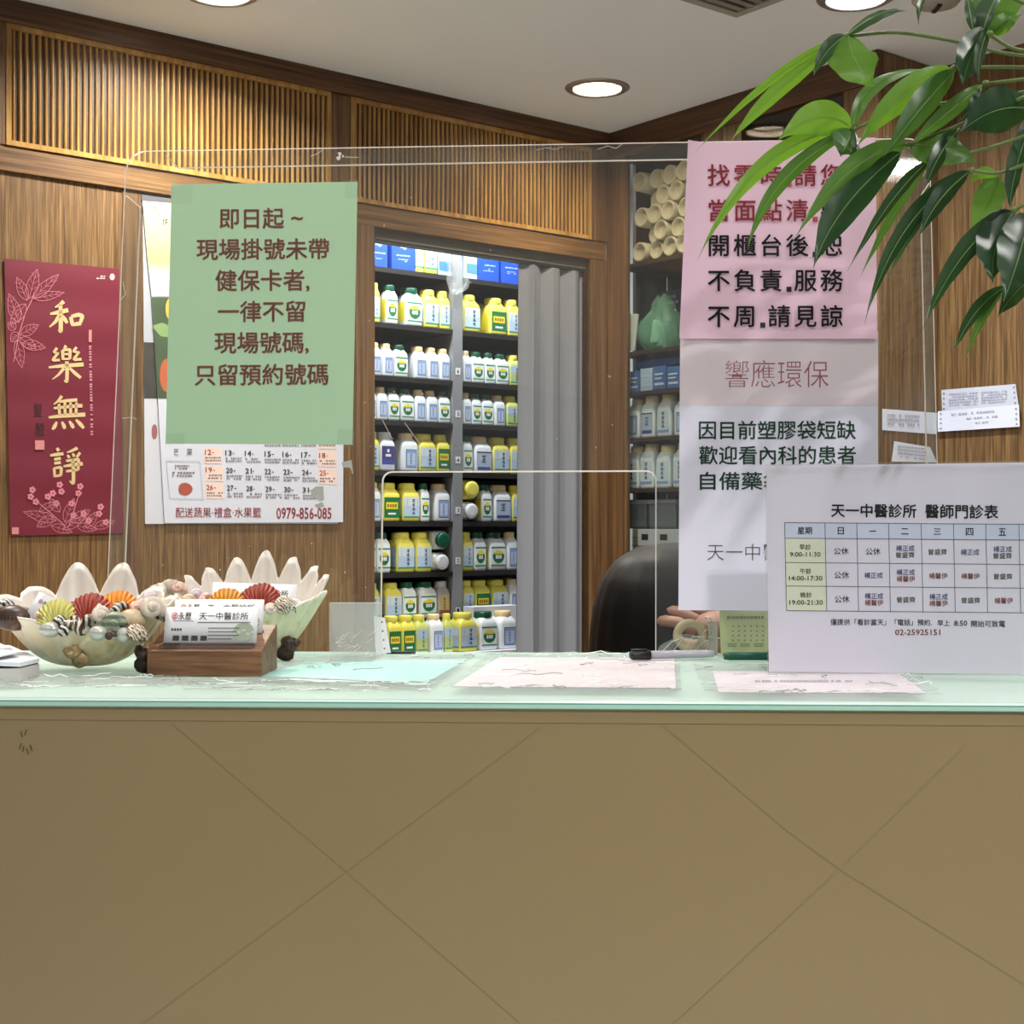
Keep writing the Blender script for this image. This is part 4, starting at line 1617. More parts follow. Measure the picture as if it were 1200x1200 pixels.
mb.build('back_panel', mat('shelf_back', rgb(60, 58, 58), 0.6), t, **LW)
for n_, y in (('6', 435), ('5', 485), ('4', 539), ('3', 598), ('2', 657), ('1', 715.5)):
    mb = MB()
    q = SHP.off(0.001)
    mb.sheet(q, [(534, y - 4), (539.5, y - 3.8), (539.5, y + 4.2), (534, y + 4)], 0.0008)
    tg = mb.build('number_tag', M_WHITE, t)
    mb = MB()
    text(mb, n_, q.off(0.0005), 535.6, 538.2, y, 4.6, 0.01)
    mb.build('digit', M_INK, tg)

M_BYEL = mat('yellow_plastic', rgb(228, 220, 98), 0.3, spec=0.4)
M_BWHT = mat('white_plastic', rgb(228, 234, 236), 0.3, spec=0.4)
M_BGRN = mat('pale_green_plastic', rgb(206, 214, 120), 0.35)
M_CGRN = mat('green_cap', rgb(20, 84, 62), 0.35)
M_CCRM = mat('cream_cap', rgb(232, 208, 156), 0.4)
M_CWHT = mat('white_cap', rgb(216, 220, 226), 0.4)
M_TINT = mat('tan_bottle', rgb(190, 186, 186), 0.3)
K_BLUE = ink('label_blue', 178, 202, 226)
K_PALE = ink('label_pale', 206, 220, 228)
K_WHITE = ink('label_white', 232, 238, 238)
K_GREEN = ink('label_green', 26, 110, 62)
K_YEL = ink('label_yellow', 234, 218, 40)
K_TEXT = ink('label_text', 58, 66, 92)
K_RED = ink('label_red', 150, 96, 30)
K_SLATE = ink('label_slate', 138, 162, 206)
K_NAVY = ink('label_navy', 62, 74, 150)
K_PURP = ink('label_purple', 66, 56, 128)
K_PGRN = ink('label_palegreen', 178, 198, 132)
K_TAN = ink('label_tan', 206, 176, 110)
K_BRN = ink('label_brown', 150, 92, 58)
K_GLINE = ink('label_greenline', 64, 140, 110)


def rsq(h, r, n=5):
    """rounded square outline, half side h, corner radius r"""
    out = []
    for cx_, cy_, a0 in ((h - r, h - r, 0), (-h + r, h - r, PI / 2), (-h + r, -h + r, PI), (h - r, -h + r, 1.5 * PI)):
        for i in range(n):
            a = a0 + PI / 2 * i / (n - 1)
            out.append((cx_ + r * math.cos(a), cy_ + r * math.sin(a)))
    return out


BW, BH = 0.065, 0.125


def bottle_body(mb):
    h = BW / 2
    rings = []
    for f, z, rr in ((0.90, 0.0, .010), (0.985, 0.003, .010), (1.0, 0.008, .010), (1.0, 0.082, .010), (0.97, 0.090, .012), (0.88, 0.098, .016), (0.76, 0.102, .0160), (0.72, 0.106, .016)):
        rings.append([(x * f, y * f, z) for x, y in rsq(h, rr)])
    n = len(rings[0])
    vs = [p for r in rings for p in r]
    fs = [(j * n + i, j * n + (i + 1) % n, (j + 1) * n + (i + 1) % n, (j + 1) * n + i) for j in range(len(rings) - 1) for i in range(n)]
    mb.add(vs, fs, 0, True)
    mb.add(vs, [tuple(range(n - 1, -1, -1)), tuple(range((len(rings) - 1) * n, len(rings) * n))], 0)


def bottle_cap(mb, R=0.0235, h=0.022):
    n = 28
    prof = [(0.97, 0), (1, 0.15), (1, 0.8), (0.93, 0.97), (0.6, 1.0)]
    vs, fs = [], []
    for f, z in prof:
        for i in range(n):
            a = 2 * PI * i / n
            r = R * f * (1.0 + (0.025 if i % 2 and 0.1 < z < 0.9 else 0))
            vs.append((r * math.cos(a), r * math.sin(a), 0.104 + z * h))
    for j in range(len(prof) - 1):
        for i in range(n):
            fs.append((j * n + i, j * n + (i + 1) % n, (j + 1) * n + (i + 1) % n, (j + 1) * n + i))
    mb.add(vs, fs, 0, True)
    mb.add(vs, [tuple(range(n - 1, -1, -1)), tuple(range((len(prof) - 1) * n, len(prof) * n))], 0)


def lq(mb, x0, z0, x1, z1, m, lev=1, face='f'):
    """rectangle on the front (f) or left (l) face of a bottle; x 0..1 over the flat"""
    fl = BW - 0.018
    o_ = BW / 2 + 0.0003 * lev
    if face == 'f':
        P = [(-fl / 2 + fl * a, -o_, z) for a, z in ((x0, z0), (x1, z0), (x1, z1), (x0, z1))]
    else:
        P = [(-o_, fl / 2 - fl * a, z) for a, z in ((x0, z0), (x1, z0), (x1, z1), (x0, z1))]
    mb.add(P, [(0, 1, 2, 3)], m)


def marks(mb, x0, x1, z0, z1, n, m, lev=2, seed=0):
    """a column of small character-like clusters"""
    rnd = random.Random(seed)
    hh = (z1 - z0) / n
    for k in range(n):
        zt = z1 - k * hh
        for r in range(3):
            a = rnd.uniform(0, .3)
            b_ = rnd.uniform(.7, 1)
            z = zt - hh * (.12 + .26 * r)
            lq(mb, x0 + (x1 - x0) * a, z - hh * .13, x0 + (x1 - x0) * b_, z, m, lev)
        lq(mb, x0 + (x1 - x0) * .45, zt - hh * .8, x0 + (x1 - x0) * .6, zt - hh * .1, m, lev)


def label_of(kind):
    mb = MB()
    zb, zt = 0.012, 0.080
    if kind in ('A', 'G'):
        ms = [K_BLUE if kind == 'A' else K_PGRN, K_PALE if kind == 'A' else K_BLUE, K_TEXT, K_GLINE, ink('label_mid', 160, 188, 220)]
        lq(mb, -.10, zb, 1.1, zt, 0)
        lq(mb, -.10, .05, 1.1, zt, 1, 1.5)
        lq(mb, -.10, .052, 1.1, zt, 1, 1.5, 'l')
        lq(mb, -.10, zb, 1.1, zt, 0, 1, 'l')
        lq(mb, -.1, zb, 1.1, zb + .005, 3, 2)
        lq(mb, -.1, zb, 1.1, zb + .005, 3, 2, 'l')
        marks(mb, .5, .78, .020, .074, 4, 2, 3, 1)
        marks(mb, .1, .2, .05, .074, 5, 4, 3, 2)
        marks(mb, .88, 1.0, .05, .074, 4, 4, 3, 2)
    elif kind == 'B':
        ms = [K_WHITE, K_GREEN, K_YEL, K_GLINE]
        lq(mb, -.1, zb, 1.1, zt, 0)
        lq(mb, -.1, zt - .008, 1.1, zt - .003, 3, 2)
        lq(mb, -.1, zb + .002, 1.1, zb + .007, 3, 2)
        o_ = BW / 2 + .0009
        c, z0 = 0.0, .047
        R = .0222
        P = [(c + R * math.cos(a), -o_, z0 + R * 1.0 * math.sin(a) * (0.75 if math.sin(a) > 0 else 1.05)) for a in [2 * PI * i / 20 for i in range(20)]]
        mb.add(P, [tuple(range(20))], 1)
        P = [(c + R * .78 * math.cos(a), -o_ - .0003, z0 + .006 + R * .55 * max(0, math.sin(a))) for a in [PI * i / 12 for i in range(13)]]
        mb.add(P, [tuple(range(13))], 2)
        for k in range(3):
            lq(mb, .27 + .17 * k, .038, .40 + .17 * k, .050, 0, 4.2)
        lq(mb, 0.02, zb + .004, .98, zt - .002, 2, 2, 'l')
        lq(mb, -.1, zb, 1.1, zt, 0, 1, 'l')
    elif kind == 'C':
        ms = [K_SLATE, ink('label_sky', 184, 202, 232), K_NAVY]
        lq(mb, .12, zb, 1.0, .072, 2)
        lq(mb, .16, zb + .002, .96, .070, 0, 2)
        lq(mb, .22, zb + .008, .9, .060, 1, 3)
        marks(mb, .45, .62, .022, .058, 4, 2, 4, 5)
    elif kind == 'D':
        ms = [K_GREEN, K_YEL, K_RED, K_WHITE]
        lq(mb, -.08, zb, 1.08, .078, 0)
        lq(mb, .05, .040, .95, .062, 1, 2)
        for k in range(4):
            lq(mb, .14 + .19 * k, .046, .27 + .19 * k, .056, 2, 3)
        lq(mb, .2, .022, .8, .028, 3, 2)
        lq(mb, .1, zb + .004, .9, .074, 1, 1, 'l')
    elif kind == 'E':
        ms = [K_PURP, K_NAVY, ink('label_lilac', 190, 196, 222), K_WHITE]
        lq(mb, -.08, zb, 1.08, .08, 0)
        lq(mb, -.08, zb, 1.08, .035, 1, 1.5)
        lq(mb, -.08, zb, 1.08, .020, 2, 2)
        lq(mb, .25, .046, .75, .054, 3, 2)
        lq(mb, .4, .060, .6, .070, 3, 2)
    elif kind == 'W':
        ms = [K_PALE, K_SLATE, K_TEXT]
        lq(mb, -.08, zb, 1.08, .078, 0)
        lq(mb, -.08, zb, 1.08, .020, 1, 2)
        marks(mb, .32, .68, .024, .074, 4, 2, 3, 14)
    elif kind == 'F':
        ms = [ink('label_greyblue', 176, 190, 212), K_NAVY, K_TEXT]
        lq(mb, -.08, zb, 1.08, .074, 0)
        lq(mb, 0, zb, 1.0, .022, 1, 2)
        lq(mb, -.08, .070, 1.08, .0735, 2, 2)
        marks(mb, .3, .7, .034, .062, 3, 2, 2, 8)
    else:
        ms = [K_TAN, K_BRN, K_TEXT]
        lq(mb, -.08, zb, 1.08, .074, 0)
        lq(mb, -.08, zb, 1.08, .026, 1, 2)
        marks(mb, .4, .66, .028, .07, 4, 2, 2, 9)
    return mb, ms


KIND = {'A': (M_BYEL, M_BYEL, 'yellow bottle with pale blue label'), 'B': (M_BWHT, M_CGRN, 'green-capped white bottle'),
        'C': (M_BWHT, M_CCRM, 'cream-capped bottle with blue panel'), 'D': (M_BYEL, M_BYEL, 'yellow bottle with green label'),
        'E': (M_BWHT, M_CWHT, 'white bottle with purple label'), 'F': (M_BWHT, M_CCRM, 'cream-capped bottle with grey-blue label'),
        'G': (M_BGRN, M_BYEL, 'pale green bottle, yellow cap'), 'W': (M_BWHT, M_CCRM, 'white bottle with written label'), 'H': (M_TINT, M_CWHT, 'grey bottle with tan label')}
PROTO = {}
ORD = ['first', 'second', 'third', 'fourth', 'fifth', 'sixth', 'seventh', 'eighth', 'ninth']


def bottle(kind, label, group):
    if kind in PROTO:
        r = dup(PROTO[kind], (0, 0, 0), label=label, group=group)
        return r
    r = thing('medicine_bottle', label, 'bottle', (0, 0, 0), group)
    bm_, cm_, _ = KIND[kind]
    mb = MB()
    bottle_body(mb)
    mb.build('body', bm_, r, origin=(0, 0, 0))
    mb = MB()
    bottle_cap(mb, 0.0262 if kind not in 'C' else 0.0245)
    mb.build('cap', cm_, r, origin=(0, 0, 0))
    mb, ms = label_of(kind)
    mb.build('front_label', ms, r, origin=(0, 0, 0))
    PROTO[kind] = r
    return r


def put_row(items, z, H, where, plane=SB, group=None, back=0.0):
    n = len(items)
    pl = plane.off(-back)
    sprev = None
    for i, (kd, xa, xb) in enumerate(items):
        sa, sb = wls(xa, pl), wls(xb, pl)
        if plane is SB:
            if xb < 535:
                sb = min(sb, p0 - 0.001)
            else:
                sa = max(sa, p1 + 0.001)
        if sprev is not None:
            sa = max(sa, sprev)
        sa = max(sa, sb - 0.074) if xb - xa > 11 else sa
        wd = sb - sa - 0.001
        sc = (sa + sb) / 2
        sprev = sb
        wall = -(pl.p - CORNER).dot(-N)
        lab = '%s, %s, %s' % (KIND[kd][2], (ORD[i] + ' from left' if n > 1 else 'single'), where)
        b_ = bottle(kd, lab, group)
        p = room(sc, (pl.p - CORNER).dot(N) + wd / 2, z)
        b_.location = p
        b_.rotation_euler = (0, 0, TH)
        b_.scale = (wd / BW, wd / BW, H / BH)


rows_b = [
    (1, .125, [('A', 436, 446), ('B', 453, 467), ('B', 476, 496), ('A', 497, 515), ('A', 515.5, 530.5)], [('A', 543, 564), ('D', 572, 595), ('A', 595.5, 611)]),
    (2, .104, [('C', 435, 448), ('C', 448.5, 462), ('B', 462.5, 479), ('C', 486, 501), ('C', 501.5, 515), ('C', 515.5, 530)], [('C', 543, 553), ('B', 553.5, 568), ('B', 568.5, 581), ('B', 581.5, 597), ('G', 597.5, 611)]),
    (3, .104, [('C', 430, 442), ('C', 442.5, 455), ('B', 455.5, 469), ('B', 470, 486), ('C', 486.5, 500), ('C', 500.5, 514), ('B', 514.5, 530)], [('C', 543, 553), ('B', 553.5, 565), ('B', 565.5, 579), ('C', 579.5, 593), ('G', 594, 609)]),
    (4, .123, [('A', 432, 445.5), ('E', 446, 464), ('C', 471, 491), ('A', 491.5, 512), ('D', 512.5, 530)], [('B', 543, 554.5), ('F', 555.5, 577.5), ('A', 578, 598), ('A', 598.5, 612)]),
    (5, .123, [('C', 433, 447), ('D', 448.5, 470), ('A', 472, 493), ('B', 493.5, 504), ('C', 510, 531)], [('B', 565, 577), ('F', 577.5, 600), ('A', 600.5, 613)]),
    (6, .128, [('B', 430, 441), ('B', 442, 458.5), ('A', 465, 487), ('A', 487.5, 507)], [('A', 543, 555), ('B', 556, 570.5), ('B', 574, 594), ('C', 594.5, 608)]),
    (7, .118, [('A', 431, 446), ('A', 452, 472), ('B', 472.5, 489), ('B', 492, 513), ('H', 513.5, 528)], [('A', 543, 556.5), ('D', 557, 576), ('A', 577, 597), ('C', 597.5, 610)]),
]
for r, H, lf, rt in rows_b:
    put_row(lf, row_z[r], H, '%s shelf, left of post' % ORD[r], group='medicine bottles left of the post')
    put_row(rt, row_z[r], H, '%s shelf, right of post' % ORD[r], group='medicine bottles right of the post')
# second row peeping out behind
put_row([('C', 436, 447), ('C', 485, 500), ('C', 501, 516)], row_z[2], .118, 'back row, third shelf', back=0.085, group='back row bottles')
put_row([('A', 560, 570)], row_z[1], .115, 'back row, second shelf, right of post', back=0.085, group='back row bottles')
put_row([('B', 493, 505)], row_z[5], .118, 'back row, sixth shelf, left of post', back=0.085, group='back row bottles')
put_row([('B', 556, 570), ('A', 571, 584)], row_z[5], .120, 'back row, sixth shelf, right of post', back=0.09, group='back row bottles')
put_row([('A', 447, 458)], row_z[7], .118, 'back row, eighth shelf, left of post', back=0.08, group='back row bottles')
put_row([('A', 592, 604)], row_z[7], .12, 'back row, eighth shelf, right of post', back=0.085, group='back row bottles')

# top shelf: flat boxes
M_BOXB = mat('blue_carton', rgb(30, 78, 190), 0.45)
M_BOXP = mat('pale_carton', rgb(178, 208, 236), 0.45)


def carton(xa, xb, kind, lab, z=row_z[0], h=0.14, plane=SB, dep=0.14):
    sa, sb = wls(xa, plane), wls(xb, plane)
    if xb < 535:
        sb = min(sb, p0 - 0.001)
    else:
        sa = max(sa, p1 + 0.001)
    t0 = (plane.p - CORNER).dot(N)
    c = room((sa + sb) / 2, t0 + dep / 2, z)
    t = thing('carton', lab, 'box', c, 'cartons on the top shelf')
    mb = MB()
    mb.box(sa + .001, sb - .001, t0, t0 + dep, z + 0.0005, z + h)
    mb.build('box_body', M_BOXB if kind == 'b' else M_BOXP, t, **LW, bevel=0.001)
    q = plane.off(0.0006)
    xm = (xa + xb) / 2
    mb = MB()
    if kind == 'b':
        ym = row_y[0] - 21 + (xm - 437) * .115
        for dx, dy in ((-2, -1), (1.6, 1)):
            mb.add([q.at(xm + dx + 2.3 * math.cos(a), ym - 5 + dy + 2.6 * math.sin(a)) for a in [2 * PI * i / 10 for i in range(10)]], [tuple(range(10))])
        pdots(mb, q, xm - 8, ym + 4, xm + 8, ym + 7, 1, seed=int(xa), gap=0.1, slope=.1)
        pdots(mb, q, xm - 6, ym + 9, xm + 6, ym + 13, 2, seed=int(xa) + 1, gap=0.5, slope=.1)
        mb.build('print', ink('carton_print', 150, 180, 232), t)
    else:
        ym = row_y[0] - 8 + (xm - 437) * .1
        mb.add([q.at(*p) for p in ((xa + (.6 if xa < 535 else 4), ym - 6), (xb - (3.5 if xa < 535 else .6), ym - 4.6), (xb - (3.5 if xa < 535 else .6), ym + 7.5), (xa + (.6 if xa < 535 else 4), ym + 5))], [(0, 1, 2, 3)])
        mb.build('print', ink('carton_mid', 74, 132, 210), t)
    return t


carton(433, 454.5, 'b', 'blue carton at the left end of the top shelf')
carton(459, 486.5, 'b', 'blue carton second from the left on the top shelf')
carton(514, 530.5, 'p', 'pale blue and white carton on the top shelf, left of the post')
carton(543, 559.5, 'p', 'pale blue carton on the top shelf, right of the post')
carton(560, 585, 'b', 'blue carton on the top shelf, second right of the post')
carton(587.5, 613, 'b', 'blue carton on the top shelf nearest the curtain')
put_row([('A', 487.5, 497), ('A', 498, 513)], row_z[0], .15, 'among top shelf cartons', group='medicine bottles left of the post')


def lying(kind, px, py, dz, lab, L=.11, W_=.062, rx=0.0, s_off=0.0):
    """a bottle on its side, cap towards the room"""
    b_ = bottle(kind, lab, 'bottles lying on their sides')
    q = SHP.off(0.0)
    p = q.at(px, py)
    b_.rotation_euler = (Matrix.Rotation(TH, 3, 'Z') @ Matrix.Rotation(PI / 2, 3, 'X') @ Matrix.Rotation(rx, 3, 'Z')).to_euler()
    b_.scale = (W_ / BW, W_ / BW, L / BH)
    b_.location = p + N * (L - 0.004)
    return b_


lying('A', 553.5, 573.5, 0, 'yellow bottle lying on its side above a white one, right of the post', .11, .066)
lying('E', 553, 598.8, 0, 'white bottle lying on its side under a yellow one, right of the post', .11, .060)
lying('B', 520, 633.0, 0, 'green-capped bottle lying on its side above a white one, left of the post', .115, .062)
lying('E', 518.5, 658.6, 0, 'white bottle lying on its side under a green-capped one, left of the post', .115, .060)

# front bench with a nearer row of bottles
EB = 0.34
BP = WALL.off(-EB)
zb_ = wlz(437, 771, BP)
t = thing('dispensing_bench', 'low bench before the shelving that carries the nearest row of bottles', 'bench', room((s_l + s_r) / 2, EB, 0))
mb = MB()
mb.box(s_l, sD1 + 0.25, EB - 0.03, E0 - 0.02, zb_ - 0.03, zb_ - 0.0005)
mb.build('bench_top', M_WHITE, t, **LW)
mb = MB()
mb.box(s_l, s_l + .03, EB, E0 - 0.03, 0, zb_ - 0.03)
mb.build('bench_leg', M_STEEL, t, **LW)
mb = MB()
mb.box(sD1 + .2, sD1 + .23, EB, E0 - 0.03, 0, zb_ - 0.03)
mb.build('bench_leg', M_STEEL, t, **LW)
wh = 'nearest row, low bench'
put_row([('D', 455, 471.5), ('D', 472, 488), ('G', 488, 502), ('C', 505, 521), ('G', 521.5, 531), ('A', 533, 560.5), ('B', 563, 584), ('C', 586, 607)], zb_, .122, wh, plane=BP, group='bottles on the low bench')
qb = WALL.off(-(E0 - 0.105))
sa, sb = wls(559, qb), wls(612, qb)
mb = MB()
mb.box(sa, sb, E0 - .085, E0 - 0.03, zb_ + .0005, zb_ + .135)
o = mb.build('white_carton', M_WHITE, **LW, bevel=0.001)
tag(o, 'long white carton behind the bottles on the low bench', 'box')

# curtain in the doorway
M_CURT = mat('grey_curtain', rgb(134, 137, 146), 0.75, trans=0.1)
EC = 0.024
cp = WALL.off(-EC)
sc0, sc1 = wls(609, cp), wls(691, cp) - 0.004


def cur(u, v):
    f = u * 3.4 * 2 * PI + 0.8
    amp = 0.010 + 0.004 * v
    s = sc0 + (sc1 - sc0) * u + 0.004 * math.sin(f * 2 + 1) - (0.012 * v if u < 0.02 else 0.012 * v * (1 - u))
    tt = EC + amp * math.sin(f) + 0.002 * math.sin(2.3 * f + 1)
    z = zDOOR - 0.037 - v * 1.93
    return room(s, tt, z)


mb = MB()
mb.grid(cur, 140, 12, 0)
mb.grid(lambda u, v: cur(1 - u, v) + N * 0.0012, 140, 12, 0)
o = mb.build('curtain', M_CURT)
tag(o, 'grey fabric curtain hanging in folds at the right of the doorway', 'curtain')

# clear plastic bag hanging on the post
mb = MB()
hp = SHP.off(0.02)
rnd = random.Random(3)
cen = [(522, 288, 3), (530, 300, 8), (536, 315, 9), (538, 330, 11), (536, 338, 9), (533, 345, 5)]


def bagf(u, v):
    k = v * (len(cen) - 1)
    i = min(int(k), len(cen) - 2)
    f = k - i
    x = cen[i][0] * (1 - f) + cen[i + 1][0] * f
    y = cen[i][1] * (1 - f) + cen[i + 1][1] * f
    r = (cen[i][2] * (1 - f) + cen[i + 1][2] * f)
    a = 2 * PI * u
    r *= 1 + 0.25 * math.sin(5 * a + 7 * v) + 0.12 * math.sin(11 * a + 3)
    return hp.at(x + r * math.cos(a), y) + hp.n * (0.012 * math.sin(a) * (r / 9))


mb.grid(bagf, 30, 20, 0, True, True)
o = mb.build('plastic_bag', clear('bag_film', rough=0.12, ior=1.6, haze=0.10, graze=0.5, hazecol=(.8, .82, .84, 1), bump=0.5, bscale=60))
tag(o, 'crumpled clear plastic bag hanging on the grey shelf post', 'plastic bag')
#@@PART4

# ------------------------------------------------------------------ built-in glazed cabinet at the right
CD = 0.245                                   # inner depth
r733, r822, r848, r870, r988 = cabr(733), cabr(822), cabr(846), cabr(869), cabr(988)
cab = thing('display_cabinet', 'wooden glazed wall cabinet in the corner behind the pink notice', 'cabinet', CORNER - N * 0.5)
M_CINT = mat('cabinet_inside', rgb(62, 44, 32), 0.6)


def cz(px, py, e=0.0):
    return CAB.off(-e).at(px, py).z


zTOPR, zBOT = 2.325, 0.70


def cbox(name, m, r0, r1, y0, y1, z0, z1, bevel=0.0015):
    mb = MB()
    mb.box(r0, r1, y0, y1, z0, z1)
    return mb.build(name, m, cab, **CW, bevel=bevel)


cbox('top_rail', M_BEAM, 0.012, rE, -0.004, 0.02, zTOPR, ZC)
cbox('stile', M_CABV, 0.002, r733, 0, 0.02, 0, zTOPR)
cbox('stile', M_CABV, r822, r848 - 0.001, 0, 0.02, 0.0, zTOPR)
cbox('stile', M_CABV, r848 + 0.001, r870, 0, 0.02, 0.0, zTOPR)
cbox('stile', M_CABV, r988, rE, 0, 0.02, 0, zTOPR)
cbox('bottom_panel', M_CABV, r733, r822, 0, 0.02, 0, zBOT)
cbox('bottom_panel', M_CABV, r870, r988, 0, 0.02, 0, zBOT)
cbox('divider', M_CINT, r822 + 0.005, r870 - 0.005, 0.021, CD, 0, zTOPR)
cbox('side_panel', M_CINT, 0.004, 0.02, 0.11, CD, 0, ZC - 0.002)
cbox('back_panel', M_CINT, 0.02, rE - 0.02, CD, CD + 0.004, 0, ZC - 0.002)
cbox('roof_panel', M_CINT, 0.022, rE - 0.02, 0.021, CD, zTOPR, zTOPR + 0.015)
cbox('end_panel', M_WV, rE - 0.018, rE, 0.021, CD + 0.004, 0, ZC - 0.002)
cshelf = [310, 413, 460, 514, 573, 648]
cshz = [cz(735, y, 0.03) for y in cshelf]
for z in cshz:
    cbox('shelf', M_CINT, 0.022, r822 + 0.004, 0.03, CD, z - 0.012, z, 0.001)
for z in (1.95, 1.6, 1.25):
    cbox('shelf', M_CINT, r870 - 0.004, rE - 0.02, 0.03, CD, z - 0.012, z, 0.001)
for a, b in ((r733, r822), (r870, r988)):
    mb = MB()
    mb.box(a, b, 0.008, 0.011, zBOT, zTOPR)
    mb.build('glass_pane', M_PANE, cab, **CW)


def cloc(r, y, z):
    return CORNER - N * r + U * y + V((0, 0, z))


# white rolls lying on the top shelf, ends towards the room
M_ROLL = mat('roll_paper', rgb(214, 206, 186), 0.5, trans=0.15)
M_ROLLH = mat('roll_end', rgb(192, 180, 154), 0.6)
rolls = [(748, 197), (771, 206), (788, 223), (748, 254), (780, 245), (783, 268), (749, 296), (767, 293), (790, 291), (801, 200), (801, 247), (806, 270), (809, 292), (806, 224), (770, 270), (766, 230)]
zs0 = cshz[0]
ROLLP = None
RR = 0.0300
zz = [zs0 + RR + 0.0005 + k * 0.0535 for k in range(5)]
rr0 = cabr(748, 0.03)
pos = []
for k in range(5):
    for i in range(4 if k % 2 == 0 else 3):
        pos.append((rr0 + 0.005 + (i + (0.5 if k % 2 else 0)) * 0.0615, zz[k], 0.028 + 0.012 * ((i * 7 + k * 5) % 4) / 3 + (0.035 if (k, i) in ((1, 0), (3, 0)) else 0)))
pos = [q for q in pos if q[0] + RR < r822]
for i, (r, z, y) in enumerate(pos):
    nm = ('%s layer up, %s from left' % (ORD[[p[1] for p in pos].index(z) and sorted(set(p[1] for p in pos)).index(z)], ORD[[q for q in range(len(pos)) if pos[q][1] == z].index(i)]))
    lab = 'white paper roll in the cabinet, ' + nm
    c = cloc(r, y, z)
    if ROLLP is None:
        ROLLP = thing('paper_roll', lab, 'roll', (0, 0, 0), 'white rolls in the cabinet')
        mb = MB()
        n = 22
        Mr = Matrix.Rotation(-PI / 2, 4, 'X')
        mb.lathe([(RR, 0.002), (RR, 0.15)], n, Mr, 0, True, False)
        mb.lathe([(RR, 0.002), (RR - .002, 0.0), (RR - 0.006, 0.0), (RR - 0.008, 0.012), (0.001, 0.014)], n, Mr, 1, True, False)
        mb.lathe([(RR, 0.15), (0.001, 0.15)], n, Mr, 1, True, False)
        mb.build('roll_body', [M_ROLL, M_ROLLH], ROLLP, origin=(0, 0, 0))
        mb = MB()
        mb.lathe([(RR + 0.0006, 0.03), (RR + 0.0006, 0.055)], n, Mr, 0, True, False)
        mb.build('paper_band', mat('roll_band', rgb(196, 186, 164), 0.6), ROLLP, origin=(0, 0, 0))
        o = ROLLP
        o.location = c
        o.rotation_euler = (0, 0, TH - PI / 2)
    else:
        dup(ROLLP, c, TH - PI / 2, None, lab, 'white rolls in the cabinet')


def cthing_box(px0, px1, z, h, y0, dep, m, name, lab, catg, marks_=None, group=None):
    r0 = max(.023 if y0 > .1 else .06, cabr(px0, y0))
    r1 = max(r0 + .04, cabr(px1, y0))
    t = thing(name, lab, catg, cloc((r0 + r1) / 2, y0 + dep / 2, z), group)
    mb = MB()
    mb.box(r0 + .001, r1 - .001, y0, y0 + dep, z + .0005, z + h)
    mb.build('box_body', m, t, **CW, bevel=0.002)
    if marks_:
        mb = MB()
        L = r1 - r0
        for a, b, c, d in marks_[1]:
            mb.add([(r0 + L * a, y0 - .0008, z + h * b), (r0 + L * c, y0 - .0008, z + h * b), (r0 + L * c, y0 - .0008, z + h * d), (r0 + L * a, y0 - .0008, z + h * d)], [(0, 1, 2, 3)])
        mb.build('print', marks_[0], t, **CW)
    return t


M_NAVYB = mat('navy_carton', rgb(46, 62, 116), 0.5)
M_BLUEP = mat('blue_pack', rgb(74, 112, 172), 0.35)
INKW = ink('pack_white', 206, 216, 232)
z = cshz[1]
# second level: dim blue cartons behind the green bag
cthing_box(774, 800, z, .205, .188, .05, M_NAVYB, 'carton', 'dim navy carton standing behind the green bag in the cabinet', 'box', (INKW, [(.2, .78, .8, .82), (.3, .87, .7, .91)]), 'cartons in the cabinet')
# green plastic bag with white packets
t = thing('plastic_bag', 'green see-through plastic bag of white packets on the cabinet shelf', 'bag', cloc(cabr(772, .09), .09, z))
cbag = cloc(cabr(773, .085), .105, z + .002)
mb = MB()
for i in range(3):
    Mx = Matrix.Translation(cbag + V((0, 0, .045))) @ Matrix.Rotation(TH + .2 * i, 4, 'Z') @ Matrix.Rotation(.25 * (i - 1), 4, 'Y')
    mb.box(-.028, .028, -.012, .012, -.036, .036, 0, Mx @ Matrix.Translation((0, .02 * (i - 1), 0.004 * i)))
mb.build('white_packet', M_BWHT, t)
mb = MB()


def bag2(u, v):
    a = 2 * PI * u
    prof = [.050, .074, .082, .080, .072, .058, .036, .034, .020]
    k = v * (len(prof) - 1)
    i = min(int(k), len(prof) - 2)
    r = prof[i] * (1 - k + i) + prof[i + 1] * (k - i)
    r *= 1 + .09 * math.sin(7 * a + 6 * v) + .06 * math.sin(13 * a - 9 * v)
    return cbag + V((r * math.cos(a), r * .80 * math.sin(a) * .8, .002 + .165 * v + .008 * math.sin(3 * a) * v))


mb.grid(bag2, 40, 22, 0, True, True)
mb.build('bag_film', clear('green_film', tint=(.68, .92, .77, 1), rough=.15, ior=1.5, haze=.30, hazecol=(.28, .62, .42, 1), bump=.6, bscale=70), t)
mb = MB()
Mx = Matrix.Translation(cloc(cabr(741, .03), .030, z + .060)) @ Matrix.Rotation(TH - PI / 2, 4, 'Z') @ Matrix.Rotation(.15, 4, 'Y')
mb.box(-.020, .020, -.003, .003, -.056, .056, 0, Mx)
o = mb.build('white_bag', mat('cloth_white', rgb(212, 212, 206), 0.7), bevel=.002)
tag(o, 'white paper bag leaning before the green bag in the cabinet', 'bag')
